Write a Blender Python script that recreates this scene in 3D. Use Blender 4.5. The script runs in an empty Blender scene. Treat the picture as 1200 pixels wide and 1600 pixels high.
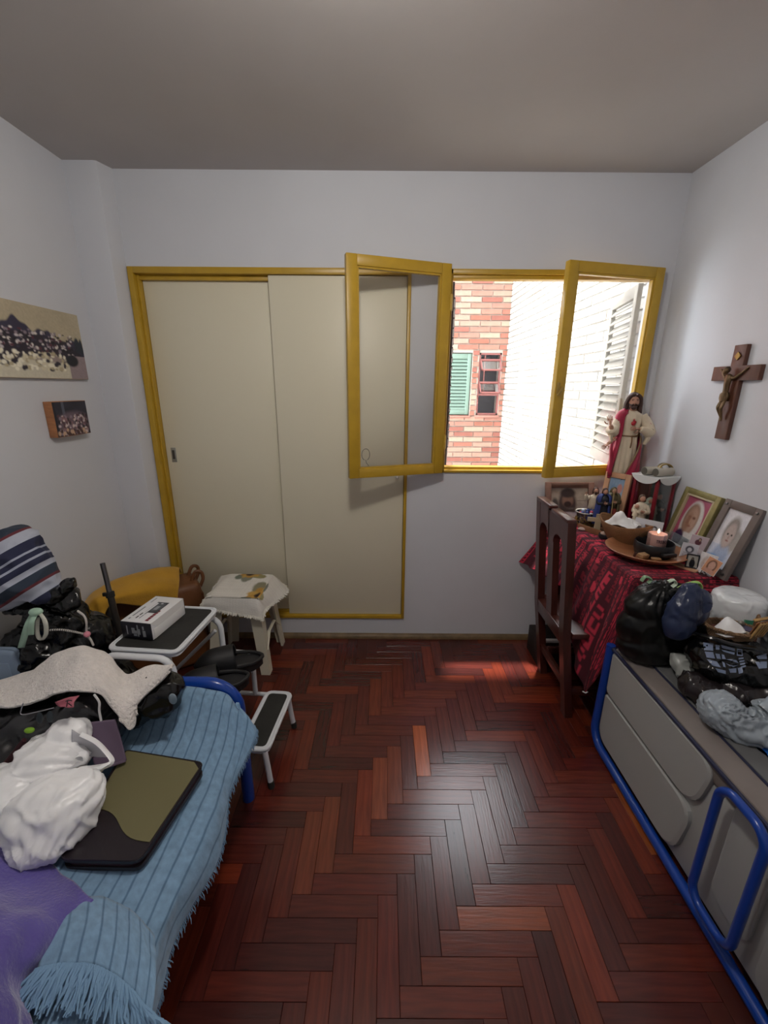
import bpy, bmesh, math, random
import numpy as np
from mathutils import Vector, Matrix, Euler, noise
random.seed(7); rng = np.random.default_rng(7)
PI = math.pi
SC = bpy.context.scene
COL = SC.collection

# ---------------------------------------------------------------- camera
F_PX = 659.3
CR = ((0.99998, 0.00079, 0.00663), (-0.00658, 0.28451, 0.95865), (0.00113, 0.95867, -0.28451))
CC = Vector((0, 0, 1.4433))
cd = bpy.data.cameras.new('camera'); cam = bpy.data.objects.new('camera', cd); COL.objects.link(cam)
cd.sensor_fit = 'VERTICAL'; cd.sensor_height = 36.0; cd.lens = 36.0 * F_PX / 1600; cd.clip_start = 0.02
m3 = Matrix(((CR[0][0], CR[1][0], -CR[2][0]), (CR[0][1], CR[1][1], -CR[2][1]), (CR[0][2], CR[1][2], -CR[2][2])))
cam.matrix_world = Matrix.Translation(CC) @ m3.to_4x4()
SC.camera = cam

# ---------------------------------------------------------------- world, sun, lamp, exposure
W = bpy.data.worlds.new('sky'); SC.world = W; W.use_nodes = True
bg = W.node_tree.nodes['Background']; bg.inputs[0].default_value = (0.88, 0.94, 1.0, 1); bg.inputs[1].default_value = 9.0
def light(name, kind, loc, energy, color, **k):
    l = bpy.data.lights.new(name, kind); l.energy = energy; l.color = color
    for a, b in k.items(): setattr(l, a, b)
    o = bpy.data.objects.new(name, l); o.location = loc; COL.objects.link(o); return o
s = light('sun', 'SUN', (0.5, 6, 9), 9.0, (1, 0.95, 0.88), angle=math.radians(3))
s.rotation_euler = Euler((math.radians(-13), 0, 0))
light('ceiling_bulb', 'POINT', (-0.05, 0.78, 2.26), 24.0, (1.0, 0.95, 0.88), shadow_soft_size=0.06)
SC.view_settings.view_transform = 'Standard'; SC.view_settings.look = 'None'
SC.view_settings.exposure = 0.1; SC.view_settings.gamma = 1.0; SC.view_settings.use_curve_mapping = False

# ---------------------------------------------------------------- helpers
def at(px, py, **k):
    """world point seen at (px,py) of the 1200x1600 frame on the plane x=, y= or z="""
    d = Vector(CR[0]) * ((px - 600) / F_PX) + Vector(CR[1]) * (-(py - 800) / F_PX) + Vector(CR[2])
    a, v = list(k.items())[0]; i = 'xyz'.index(a)
    return CC + d * ((v - CC[i]) / d[i])
def proj(p):
    d = Vector(p) - CC; z = d.dot(Vector(CR[2]))
    return (600 + F_PX * d.dot(Vector(CR[0])) / z, 800 - F_PX * d.dot(Vector(CR[1])) / z, z)
def lin(c):
    if isinstance(c, str):
        c = [int(c[i:i + 2], 16) / 255 for i in (1, 3, 5)]
    return tuple((x / 12.92 if x <= 0.04045 else ((x + 0.055) / 1.055) ** 2.4) for x in c[:3])
def mat(name, col=None, rough=0.6, metal=0.0, bump=None, var=None, spec=0.5, coat=0, sheen=0, attr=False, objcol=False, trans=0, alpha=1, stretch=None, sss=0, tex='Object'):
    """bump=(scale,strength,dist,type)  var=(scale,amount)"""
    m = bpy.data.materials.new(name); m.use_nodes = True
    nt = m.node_tree; N = nt.nodes; L = nt.links; b = N['Principled BSDF']
    b.inputs['Roughness'].default_value = rough; b.inputs['Metallic'].default_value = metal
    b.inputs['Specular IOR Level'].default_value = spec
    b.inputs['Coat Weight'].default_value = coat; b.inputs['Coat Roughness'].default_value = 0.15
    b.inputs['Sheen Weight'].default_value = sheen
    b.inputs['Transmission Weight'].default_value = trans; b.inputs['Alpha'].default_value = alpha
    if sss:
        b.inputs['Subsurface Weight'].default_value = sss; b.inputs['Subsurface Radius'].default_value = (0.02, 0.02, 0.02)
    src = None
    if attr:
        n = N.new('ShaderNodeVertexColor'); n.layer_name = 'Col'; src = n.outputs['Color']
    elif objcol:
        n = N.new('ShaderNodeObjectInfo'); src = n.outputs['Color']
    else:
        n = N.new('ShaderNodeRGB'); n.outputs[0].default_value = (*lin(col), 1); src = n.outputs[0]
    tc = N.new('ShaderNodeTexCoord'); vec = tc.outputs[tex]
    if stretch:
        mp = N.new('ShaderNodeMapping'); mp.inputs['Scale'].default_value = stretch; L.new(vec, mp.inputs[0]); vec = mp.outputs[0]
    if var:
        nz = N.new('ShaderNodeTexNoise'); nz.inputs['Scale'].default_value = var[0]; nz.inputs['Detail'].default_value = 5
        L.new(vec, nz.inputs['Vector'])
        mr = N.new('ShaderNodeMapRange'); mr.inputs['From Min'].default_value = 0.3; mr.inputs['From Max'].default_value = 0.7
        mr.inputs['To Min'].default_value = 1 - var[1]; mr.inputs['To Max'].default_value = 1 + var[1]; L.new(nz.outputs['Fac'], mr.inputs['Value'])
        mx = N.new('ShaderNodeMix'); mx.data_type = 'RGBA'; mx.blend_type = 'MULTIPLY'; mx.inputs[0].default_value = 1
        cmb = N.new('ShaderNodeCombineColor')
        for i in range(3): L.new(mr.outputs[0], cmb.inputs[i])
        L.new(src, mx.inputs[6]); L.new(cmb.outputs[0], mx.inputs[7]); src = mx.outputs[2]
    L.new(src, b.inputs['Base Color'])
    if bump:
        sc, st, di, ty = bump
        if ty == 'voronoi':
            nb = N.new('ShaderNodeTexVoronoi'); nb.inputs['Scale'].default_value = sc; out = nb.outputs['Distance']
        elif ty == 'wave':
            nb = N.new('ShaderNodeTexWave'); nb.inputs['Scale'].default_value = sc; out = nb.outputs['Fac']
        elif ty == 'weave':
            nb = N.new('ShaderNodeTexWave'); nb.inputs['Scale'].default_value = sc; nb2 = N.new('ShaderNodeTexWave'); nb2.inputs['Scale'].default_value = sc; nb2.bands_direction = 'Y'
            L.new(vec, nb2.inputs['Vector']); mm = N.new('ShaderNodeMath'); mm.operation = 'ADD'; L.new(nb.outputs['Fac'], mm.inputs[0]); L.new(nb2.outputs['Fac'], mm.inputs[1]); out = mm.outputs[0]
        else:
            nb = N.new('ShaderNodeTexNoise'); nb.inputs['Scale'].default_value = sc; nb.inputs['Detail'].default_value = 4; out = nb.outputs['Fac']
            if ty == 'ridge':
                nb.noise_type = 'RIDGED_MULTIFRACTAL'; nb.inputs['Distortion'].default_value = 0.6
        L.new(vec, nb.inputs['Vector'])
        bp = N.new('ShaderNodeBump'); bp.inputs['Strength'].default_value = st; bp.inputs['Distance'].default_value = di
        L.new(out, bp.inputs['Height']); L.new(bp.outputs[0], b.inputs['Normal'])
    return m
def glass(name, tint=(0.97, 0.98, 0.97), rough=0.02, refl=1.0):
    m = bpy.data.materials.new(name); m.use_nodes = True; nt = m.node_tree; N = nt.nodes; L = nt.links
    N.remove(N['Principled BSDF']); out = N['Material Output']
    t = N.new('ShaderNodeBsdfTransparent'); t.inputs[0].default_value = (*tint, 1)
    g = N.new('ShaderNodeBsdfGlossy'); g.inputs['Roughness'].default_value = rough
    fr = N.new('ShaderNodeFresnel'); fr.inputs[0].default_value = 1.5
    mu = N.new('ShaderNodeMath'); mu.operation = 'MULTIPLY'; mu.inputs[1].default_value = refl; L.new(fr.outputs[0], mu.inputs[0])
    mx = N.new('ShaderNodeMixShader'); L.new(mu.outputs[0], mx.inputs[0]); L.new(t.outputs[0], mx.inputs[1]); L.new(g.outputs[0], mx.inputs[2])
    L.new(mx.outputs[0], out.inputs[0]); return m

class MB:
    def __init__(s): s.v = []; s.f = []; s.uv = None; s.col = None
    def add(s, vs, fs, M=None):
        o = len(s.v)
        s.v += [tuple(M @ Vector(p)) for p in vs] if M is not None else [tuple(p) for p in vs]
        s.f += [tuple(i + o for i in f) for f in fs]; return s
    def bm(s, b, M=None):
        b.verts.index_update()
        s.add([v.co[:] for v in b.verts], [[v.index for v in f.verts] for f in b.faces], M); b.free(); return s
    def box(s, c, size, bev=0, rot=None, seg=2):
        M = Matrix.Translation(c)
        if rot is not None: M = M @ Euler(rot).to_matrix().to_4x4()
        if not bev:
            x, y, z = (q / 2 for q in size)
            return s.add([(-x, -y, -z), (x, -y, -z), (x, y, -z), (-x, y, -z), (-x, -y, z), (x, -y, z), (x, y, z), (-x, y, z)],
                         [(0, 3, 2, 1), (4, 5, 6, 7), (0, 1, 5, 4), (1, 2, 6, 5), (2, 3, 7, 6), (3, 0, 4, 7)], M)
        b = bmesh.new(); bmesh.ops.create_cube(b, size=1)
        for v in b.verts: v.co = Vector((v.co.x * size[0], v.co.y * size[1], v.co.z * size[2]))
        bmesh.ops.bevel(b, geom=b.edges[:], offset=bev, segments=seg, affect='EDGES', profile=0.5)
        return s.bm(b, M)
    def b2(s, lo, hi, bev=0):
        return s.box([(a + b) / 2 for a, b in zip(lo, hi)], [abs(b - a) for a, b in zip(lo, hi)], bev)
    def tube(s, path, r, seg=10, closed=False, M=None, flat=1.0):
        P = [Vector(p) for p in path]; n = len(P); R = r if hasattr(r, '__len__') else [r] * n
        T = []
        for i in range(n):
            a = P[(i - 1) % n] if closed or i > 0 else P[i]; b = P[(i + 1) % n] if closed or i < n - 1 else P[i]
            t = (b - a); T.append(t.normalized() if t.length > 1e-9 else Vector((0, 0, 1)))
        up = Vector((0, 0, 1)) if abs(T[0].z) < 0.9 else Vector((1, 0, 0))
        nrm = T[0].cross(up).normalized(); vs = []
        for i in range(n):
            nrm = (nrm - T[i] * nrm.dot(T[i])).normalized(); bi = T[i].cross(nrm)
            for k in range(seg):
                a = 2 * PI * k / seg; vs.append(P[i] + (nrm * math.cos(a) + bi * math.sin(a) * flat) * R[i])
        fs = []
        for i in range(n if closed else n - 1):
            for k in range(seg):
                a = i * seg + k; b = i * seg + (k + 1) % seg; j = (i + 1) % n
                fs.append((a, b, j * seg + (k + 1) % seg, j * seg + k))
        if not closed:
            fs.append(tuple(range(seg))[::-1]); fs.append(tuple((n - 1) * seg + k for k in range(seg)))
        return s.add(vs, fs, M)
    def lathe(s, prof, seg=24, c=(0, 0, 0), M=None, rip=None, sx=1, sy=1):
        vs = []; n = len(prof)
        for j, (r, z) in enumerate(prof):
            for k in range(seg):
                a = 2 * PI * k / seg; rr = r
                if rip: rr = r * (1 + rip(a, j / (n - 1)))
                vs.append((c[0] + rr * math.cos(a) * sx, c[1] + rr * math.sin(a) * sy, c[2] + z))
        fs = [(j * seg + k, j * seg + (k + 1) % seg, (j + 1) * seg + (k + 1) % seg, (j + 1) * seg + k) for j in range(n - 1) for k in range(seg)]
        if prof[0][0] > 1e-5: fs.append(tuple(range(seg))[::-1])
        if prof[-1][0] > 1e-5: fs.append(tuple((n - 1) * seg + k for k in range(seg)))
        return s.add(vs, fs, M)
    def ball(s, c, r, seg=14, M=None, rot=None):
        r = r if hasattr(r, '__len__') else (r, r, r); n = max(6, seg // 2 + 1); vs = []; fs = []
        R = Euler(rot).to_matrix() if rot else None
        for j in range(n + 1):
            t = PI * j / n
            for k in range(seg):
                a = 2 * PI * k / seg
                p = Vector((r[0] * math.sin(t) * math.cos(a), r[1] * math.sin(t) * math.sin(a), -r[2] * math.cos(t)))
                if R: p = R @ p
                vs.append(Vector(c) + p)
        for j in range(n):
            for k in range(seg):
                fs.append((j * seg + k, j * seg + (k + 1) % seg, (j + 1) * seg + (k + 1) % seg, (j + 1) * seg + k))
        return s.add(vs, fs, M)
    def ext(s, poly, d, M=None):
        """polygon in XY extruded from z=0 to z=d"""
        n = len(poly); vs = [(x, y, 0) for x, y in poly] + [(x, y, d) for x, y in poly]
        fs = [tuple(range(n))[::-1], tuple(range(n, 2 * n))] + [(i, (i + 1) % n, n + (i + 1) % n, n + i) for i in range(n)]
        return s.add(vs, fs, M)
    def grid(s, P, closed_u=False):
        nu, nv = P.shape[:2]
        o = len(s.v); s.v += [tuple(p) for p in P.reshape(-1, 3)]
        for i in range(nu if closed_u else nu - 1):
            for j in range(nv - 1):
                i2 = (i + 1) % nu
                s.f.append((o + i * nv + j, o + i2 * nv + j, o + i2 * nv + j + 1, o + i * nv + j + 1))
        return s
    def mesh(s, name, smooth=40):
        me = bpy.data.meshes.new(name); me.from_pydata(s.v, [], s.f)
        b = bmesh.new(); b.from_mesh(me)
        if s.uv is None and s.col is None: bmesh.ops.recalc_face_normals(b, faces=b.faces)
        b.to_mesh(me); b.free()
        if s.col is not None:
            a = me.color_attributes.new('Col', 'FLOAT_COLOR', 'POINT'); c = np.ones((len(me.vertices), 4), np.float32); c[:, :3] = s.col; a.data.foreach_set('color', c.ravel())
        if s.uv is not None:
            ul = me.uv_layers.new(name='UVMap'); vi = np.zeros(len(me.loops), np.int32); me.loops.foreach_get('vertex_index', vi)
            ul.data.foreach_set('uv', np.asarray(s.uv, np.float32)[vi].ravel())
        if smooth:
            me.polygons.foreach_set('use_smooth', [True] * len(me.polygons))
            if smooth < 180: me.set_sharp_from_angle(angle=math.radians(smooth))
        return me
def link(name, me, m, parent=None, loc=None, rot=None, label=None):
    o = bpy.data.objects.new(name, me)
    if m is not None and not me.materials: me.materials.append(m)
    if parent is not None: o.parent = parent
    if loc is not None: o.location = loc
    if rot is not None: o.rotation_euler = rot
    if label: o['label'] = label
    COL.objects.link(o); return o
def P(name, mb, m, parent=None, label=None, smooth=40, loc=None, rot=None, kind=None):
    o = link(name, mb.mesh(name, smooth), m, parent, loc, rot, label)
    if kind: o['kind'] = kind
    return o
def T(name, label, cat, loc=(0, 0, 0), rz=0, group=None):
    o = bpy.data.objects.new(name, None); o.empty_display_size = 0.05; COL.objects.link(o)
    o.location = loc; o.rotation_euler = (0, 0, rz); return tag(o, label, cat, group)
def tag(o, label, cat, group=None):
    o['label'] = label; o['category'] = cat
    if group: o['group'] = group
    return o
def S(name, mb, m, parent=None, smooth=40):
    o = P(name, mb, m, parent, smooth=smooth)
    if parent is None: o['kind'] = 'structure'
    return o
def solid(o, t, off=-1):
    md = o.modifiers.new('thickness', 'SOLIDIFY'); md.thickness = t; md.offset = off; return o
def cr(A, n, ax):
    A = np.moveaxis(np.asarray(A, float), ax, 0); k = len(A); t = np.linspace(0, k - 1, n); i = np.minimum(t.astype(int), k - 2); f = (t - i).reshape(-1, *[1] * (A.ndim - 1))
    g = lambda j: A[np.clip(j, 0, k - 1)]
    p0, p1, p2, p3 = g(i - 1), g(i), g(i + 1), g(i + 2)
    p0 = np.where((i == 0).reshape(f.shape), 2 * p1 - p2, p0); p3 = np.where((i == k - 2).reshape(f.shape), 2 * p2 - p1, p3)
    r = 0.5 * (2 * p1 + (p2 - p0) * f + (2 * p0 - 5 * p1 + 4 * p2 - p3) * f ** 2 + (3 * p1 - p0 - 3 * p2 + p3) * f ** 3)
    return np.moveaxis(r, 0, ax)
def nz3(p, sc, seed=0): return noise.noise(Vector((p[0] * sc + seed, p[1] * sc - seed, p[2] * sc + 3.1 * seed)))
def surf(ctrl, nu, nv, amp=0.0, nsc=10, seed=0, uvs=None, amp2=0, nsc2=40, img=None, xmin=None):
    """smooth sheet through a grid of control points; uv in metres (or 0..1 with img)"""
    G = cr(cr(np.array([[list(p) for p in row] for row in ctrl], float), nu, 0), nv, 1)
    du = np.gradient(G, axis=0); dv = np.gradient(G, axis=1); n = np.cross(du, dv); n /= np.linalg.norm(n, axis=2, keepdims=True) + 1e-9
    if amp or amp2:
        D = np.array([[amp * nz3(p, nsc, seed) + amp2 * nz3(p, nsc2, seed + 5) for p in row] for row in G]); G = G + n * D[..., None]
    if xmin is not None: G[..., 0] = np.maximum(G[..., 0], xmin)
    mb = MB(); mb.grid(G)
    U = np.concatenate([[0], np.cumsum(np.linalg.norm(np.diff(G.mean(1), axis=0), axis=1))])
    V = np.concatenate([[0], np.cumsum(np.linalg.norm(np.diff(G.mean(0), axis=0), axis=1))])
    mb.uv = np.stack(np.meshgrid(U, V, indexing='ij'), -1).reshape(-1, 2)
    if img is not None: mb.col = img.sample(np.linspace(0, 1, nv)[None, :].repeat(nu, 0).ravel(), np.linspace(1, 0, nu)[:, None].repeat(nv, 1).ravel())
    mb.G = G; return mb
def blob(ells, vox=0.008, disp=(), knots=(), zmin=None, smooth=4, seed=0, xmax=None, xmin=None):
    """union of ellipsoids (cx,cy,cz,rx,ry,rz[,rot]) voxel-remeshed, then creased. knots=(point,axis,k,amp,reach): radial gathers"""
    tmp = MB()
    for e in ells: tmp.ball(e[:3], e[3:6], 20, rot=e[6] if len(e) > 6 else None)
    me = bpy.data.meshes.new('tmp'); me.from_pydata(tmp.v, [], tmp.f); b = bmesh.new(); b.from_mesh(me); bmesh.ops.remove_doubles(b, verts=b.verts, dist=1e-5); bmesh.ops.recalc_face_normals(b, faces=b.faces); b.to_mesh(me); b.free()
    o = bpy.data.objects.new('tmp', me); COL.objects.link(o)
    r = o.modifiers.new('r', 'REMESH'); r.mode = 'VOXEL'; r.voxel_size = vox
    sm = o.modifiers.new('s', 'SMOOTH'); sm.iterations = smooth; sm.factor = 0.6
    ev = o.evaluated_get(bpy.context.evaluated_depsgraph_get()); m2 = bpy.data.meshes.new_from_object(ev)
    bpy.data.objects.remove(o); bpy.data.meshes.remove(me)
    n = len(m2.vertices); co = np.zeros(n * 3); m2.vertices.foreach_get('co', co); co = co.reshape(-1, 3)
    no = np.zeros(n * 3); m2.vertex_normals.foreach_get('vector', no); no = no.reshape(-1, 3)
    D = np.zeros(n)
    for sc, am, kind in disp:
        for i in range(n):
            q = co[i]; w = nz3(q, sc * 0.5, seed + 9) * 0.5
            v = noise.noise(Vector((q[0] * sc + seed + w, q[1] * sc + w, q[2] * sc - seed)))
            D[i] += am * ((1 - abs(v) * 3.0) if kind == 'ridge' else max(0, 1 - abs(v) * 5) ** 1.4 if kind == 'crease' else v)
    for pt, ax, k, am, reach in knots:
        ax = Vector(ax).normalized(); e1 = ax.orthogonal().normalized(); e2 = ax.cross(e1); d = co - np.array(pt)
        a = np.arctan2(d @ np.array(e2), d @ np.array(e1)); dist = np.linalg.norm(d, axis=1)
        w = np.exp(-(dist / reach) ** 2) * np.clip(dist / (reach * 0.25), 0, 1)
        D += am * w * (np.abs(np.sin(a * k * 0.5 + 2.0 * np.array([nz3(q, 9, seed) for q in co]))) - 0.5)
    co = co + no * D[:, None]
    if zmin is not None: co[:, 2] = np.maximum(co[:, 2], zmin)
    if xmax is not None: co[:, 0] = np.minimum(co[:, 0], xmax)
    if xmin is not None: co[:, 0] = np.maximum(co[:, 0], xmin)
    m2.vertices.foreach_set('co', co.ravel()); m2.polygons.foreach_set('use_smooth', [True] * len(m2.polygons)); m2.materials.clear(); m2.update(); return m2
def BL(name, me, m, parent=None, label=None):
    me.name = name; return link(name, me, m, parent, label=label)
class Img:
    def __init__(s, w, h, col):
        s.w, s.h = w, h; s.a = np.ones((h, w, 3)) * np.array(lin(col)); s.u, s.v = np.meshgrid((np.arange(w) + .5) / w, 1 - (np.arange(h) + .5) / h)
    def put(s, mask, col): s.a = s.a * (1 - mask[..., None]) + np.array(lin(col)) * mask[..., None]; return s
    def ell(s, cx, cy, rx, ry, col, soft=0.15, rot=0):
        du, dv = s.u - cx, s.v - cy; c, n = math.cos(rot), math.sin(rot); d = np.sqrt(((du * c + dv * n) / rx) ** 2 + ((-du * n + dv * c) / ry) ** 2)
        return s.put(np.clip((1 - d) / soft + .5, 0, 1), col)
    def rect(s, x0, y0, x1, y1, col): return s.put(((s.u >= x0) & (s.u <= x1) & (s.v >= y0) & (s.v <= y1)).astype(float), col)
    def mask(s, fn, col, soft=0.01): return s.put(np.clip(fn(s.u, s.v) / soft + .5, 0, 1), col)
    def noise(s, sc, amt, seed=0):
        r = np.random.default_rng(seed); n = r.random((max(2, int(s.h * sc)), max(2, int(s.w * sc))))
        n = cr(cr(n, s.h, 0), s.w, 1); s.a = np.clip(s.a * (1 + amt * (n[..., None] - .5)), 0, 1); return s
    def speck(s, n, box, cols, r, seed=0):
        g = np.random.default_rng(seed)
        for _ in range(n): s.ell(box[0] + g.random() * (box[2] - box[0]), box[1] + g.random() * (box[3] - box[1]), r * (.6 + g.random()), r * (.8 + 1.4 * g.random()), cols[g.integers(len(cols))], .6)
        return s
    def sample(s, u, v):
        x = np.clip((np.asarray(u) * s.w).astype(int), 0, s.w - 1); y = np.clip(((1 - np.asarray(v)) * s.h).astype(int), 0, s.h - 1); return s.a[y, x]
def panel(img, w, h, bend=None):
    """flat printed sheet in local XZ plane, facing -Y, origin at bottom centre"""
    nx, ny = img.w, img.h; x = np.linspace(-w / 2, w / 2, nx); z = np.linspace(h, 0, ny)
    G = np.zeros((ny, nx, 3)); G[..., 0] = x[None]; G[..., 2] = z[:, None]
    if bend: G[..., 1] = bend * np.cos(x / w * PI)[None]
    mb = MB()
    mb.v = [tuple(p) for p in G.reshape(-1, 3)]
    mb.f = [(i * nx + j, (i + 1) * nx + j, (i + 1) * nx + j + 1, i * nx + j + 1) for i in range(ny - 1) for j in range(nx - 1)]
    mb.col = img.a.reshape(-1, 3); return mb
def text(body, size, m, parent, loc, rot, name='lettering', bend=None, ext=0.0004, sx=1):
    c = bpy.data.curves.new('t', 'FONT'); c.body = body; c.size = size; c.align_x = 'CENTER'; c.align_y = 'CENTER'; c.extrude = ext; c.resolution_u = 2
    o = bpy.data.objects.new('t', c); COL.objects.link(o); me = bpy.data.meshes.new_from_object(o.evaluated_get(bpy.context.evaluated_depsgraph_get()))
    bpy.data.objects.remove(o); bpy.data.curves.remove(c)
    for v in me.vertices:
        v.co.x *= sx
        if bend: a = v.co.x / bend; v.co = Vector((bend * math.sin(a), v.co.y, (bend + v.co.z) * math.cos(a) - bend))
    me.materials.clear(); return link(name, me, m, parent, loc, rot)

M = {}
M['wall'] = mat('white_wall_paint', '#d2d4da', 0.75, bump=(60, 0.05, 0.004, 'noise'), var=(2.5, 0.03))
M['ceil'] = mat('ceiling_paint', '#bdb8b6', 0.8, bump=(70, 0.06, 0.004, 'noise'), var=(3, 0.03))
M['yellow'] = mat('yellow_gloss_paint', '#bb962c', 0.35, bump=(40, 0.08, 0.004, 'noise'), var=(14, 0.08))
M['cream'] = mat('cream_door_laminate', '#e0dac3', 0.42, bump=(8, 0.03, 0.01, 'noise'))
M['glass'] = glass('window_glass', (.995, .995, .993), .02, .45)
M['clear'] = glass('clear_plastic', (0.9, 0.92, 0.93), 0.12, 1.6)
M['wood'] = mat('dark_red_wood', '#46211a', 0.32, var=(9, 0.25), stretch=(6, 6, 1), bump=(30, 0.06, 0.004, 'noise'), coat=.3)
M['tanwood'] = mat('tan_wood', '#a8714a', 0.5, var=(16, 0.2), stretch=(1, 6, 6))
M['palewood'] = mat('pale_wood', '#c99a78', 0.55, var=(16, 0.12))
M['blackplastic'] = mat('black_bin_liner', '#08090a', 0.22, bump=(26, 0.45, 0.012, 'ridge'), spec=0.6)
M['blackmatte'] = mat('black_cloth', '#0d0d12', 0.85, bump=(30, 0.4, 0.01, 'noise'))
M['white'] = mat('white_enamel', '#dfe3e8', 0.35)
M['rubber'] = mat('black_ribbed_rubber', '#262624', 0.75, bump=(90, 0.3, 0.003, 'noise'), var=(18, 0.25))
M['blue'] = mat('blue_enamel_tube', '#0d3f9c', 0.28, coat=.3)
M['paper'] = mat('white_paper', '#e6e5e4', 0.7)
M['print'] = mat('printed_paper', rough=0.55, attr=True)
M['gloss_print'] = mat('glossy_print', rough=0.25, attr=True)
M['metal'] = mat('grey_metal', '#8a8a8c', 0.3, metal=1)
M['brass'] = mat('old_brass', '#8d7440', 0.4, metal=0.8)
M['ink'] = mat('black_ink', '#17171c', 0.6)
M['redink'] = mat('dark_red_ink', '#7c1c2c', 0.6)
M['greyink'] = mat('grey_ink', '#82868c', 0.6)

# ================================================================ SETTING
XL, XR, YB, YF, H = -1.379, 1.358, 2.22, -0.75, 2.36
# ---- floor: herringbone parquet
fl = S('floor', MB().b2((XL, YF, -0.06), (XR, YB, -0.008)), mat('joint_dark', '#24110d', 0.9))
pm = mat('red_parquet', rough=0.25, objcol=True, var=(5, 0.3), stretch=(1.2, 16, 16), bump=(11, 0.10, 0.004, 'noise'), spec=0.65)
pw = mat('red_parquet_edge', '#4a2018', 0.3, var=(6, 0.4), bump=(14, 0.06, 0.004, 'noise'))
PW, PL = 0.057, 0.255; GAP = 0.0006
def plank_me(l, w): return MB().box((0, 0, -0.005), (l - GAP, w - GAP, 0.010), 0.0008, seg=1).mesh('plank', 25)
pme = plank_me(PL, PW); pme.materials.append(pm)
tones = ['#602518', '#562017', '#591f17', '#4a1b16', '#511f18', '#672917', '#6d2917', '#461a16', '#5d2318', '#531d16']
planks = []; X0, Y0 = 0.135, 1.275
n = PL / PW
for k in range(-60, 60):
    for m_ in range(-12, 13):
        ox, oy = X0 + (k + n * m_) * PW, Y0 + (k - n * m_) * PW
        planks.append((ox + PW / 2, oy + PL / 2, PI / 2))                       # V plank from (ox,oy)
        planks.append((ox + PL / 2, oy - PW / 2, 0.0))                          # H plank just below-right
inside, partial = [], []
for cx, cy, rz in planks:
    hx, hy = (PL / 2, PW / 2) if rz == 0 else (PW / 2, PL / 2)
    if cx + hx < XL or cx - hx > XR or cy + hy < YF or cy - hy > YB: continue
    full = cx - hx >= XL and cx + hx <= XR and cy - hy >= YF and cy + hy <= YB
    px, py, d = proj((cx, cy, 0)); vis = full and d > 0.2 and 200 < px < 1150 and 900 < py < 1720 and -0.62 < cx < 1.02
    (inside if vis else partial).append((cx, cy, rz, hx, hy))
inside.sort(key=lambda q: (q[0] - .2) ** 2 + (q[1] - 1.2) ** 2); partial += inside[290:]; inside = inside[:290]
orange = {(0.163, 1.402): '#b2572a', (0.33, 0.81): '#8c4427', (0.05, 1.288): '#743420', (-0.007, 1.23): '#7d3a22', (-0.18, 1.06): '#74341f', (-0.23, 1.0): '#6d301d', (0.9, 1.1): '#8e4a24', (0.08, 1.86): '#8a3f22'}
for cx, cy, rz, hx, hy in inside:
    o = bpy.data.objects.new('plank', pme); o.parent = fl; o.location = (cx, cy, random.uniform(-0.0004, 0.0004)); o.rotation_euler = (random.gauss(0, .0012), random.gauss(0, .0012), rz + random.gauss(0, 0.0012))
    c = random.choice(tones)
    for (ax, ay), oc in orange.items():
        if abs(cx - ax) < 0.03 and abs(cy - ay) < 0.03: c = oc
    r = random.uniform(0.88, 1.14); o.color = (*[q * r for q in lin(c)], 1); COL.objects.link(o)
mb = MB()
for cx, cy, rz, hx, hy in partial:
    lo = (max(cx - hx, XL) + GAP / 2, max(cy - hy, YF) + GAP / 2, -0.01); hi = (min(cx + hx, XR) - GAP / 2, min(cy + hy, YB) - GAP / 2, 0)
    if hi[0] - lo[0] > .004 and hi[1] - lo[1] > .004: mb.b2(lo, hi)
P('parquet', mb, pw, fl, smooth=0, kind='stuff')
# ---- ceiling and walls
S('ceiling', MB().b2((XL - .1, YF - .1, H), (XR + .1, YB + .11, H + 0.1)), M['ceil'])
WT = 0.11; YO = YB + WT
CXL, CXR, CZB, CZT = -1.206, 0.124, 0.131, 1.974           # closet frame, outer
WXL, WXR, WZB, WZT = 0.300, 1.300, 1.008, 1.974            # window frame, outer
mb = MB()
mb.b2((XL - .1, YB, 0), (CXL, YO, H)); mb.b2((CXL, YB, 0), (CXR, YO, CZB)); mb.b2((CXL, YB, CZT), (WXR, YO, H))
mb.b2((CXR, YB, 0), (WXL, YO, CZT)); mb.b2((WXL, YB, 0), (WXR, YO, WZB)); mb.b2((WXR, YB, 0), (XR + .1, YO, H))
mb.b2((CXL, YO - .02, CZB), (CXR, YO, CZT))
S('wall_back', mb, M['wall'])
mb = MB(); mb.b2((XL - .1, YF, 0), (XL, YB, H)); mb.ext([(XL - .01, 2.146), (-1.25, 2.146), (-1.236, 2.150), (-1.211, 2.215), (-1.211, YB + .01), (XL - .01, YB + .01)], H)
S('wall_left', mb, M['wall'], smooth=50)
S('wall_right', MB().b2((XR, YF, 0), (XR + .1, YB, H)), M['wall'])
S('wall_front', MB().b2((XL - .1, YF - .1, 0), (XR + .1, YF, H)), M['wall'])
mb = MB(); prof = [(0, 0), (-0.022, 0), (-0.020, 0.012), (-0.012, 0.022), (0, 0.027)]
mb.add([(x, YB + a, b) for x in (-1.21, XR) for a, b in prof], [(i, i + 1, 6 + i, 5 + i) for i in range(4)] + [(0, 1, 2, 3, 4), (9, 8, 7, 6, 5)])
S('baseboard_back', mb, mat('varnished_quarter_round', '#6f5a3c', 0.5, var=(20, 0.3)))
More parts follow.
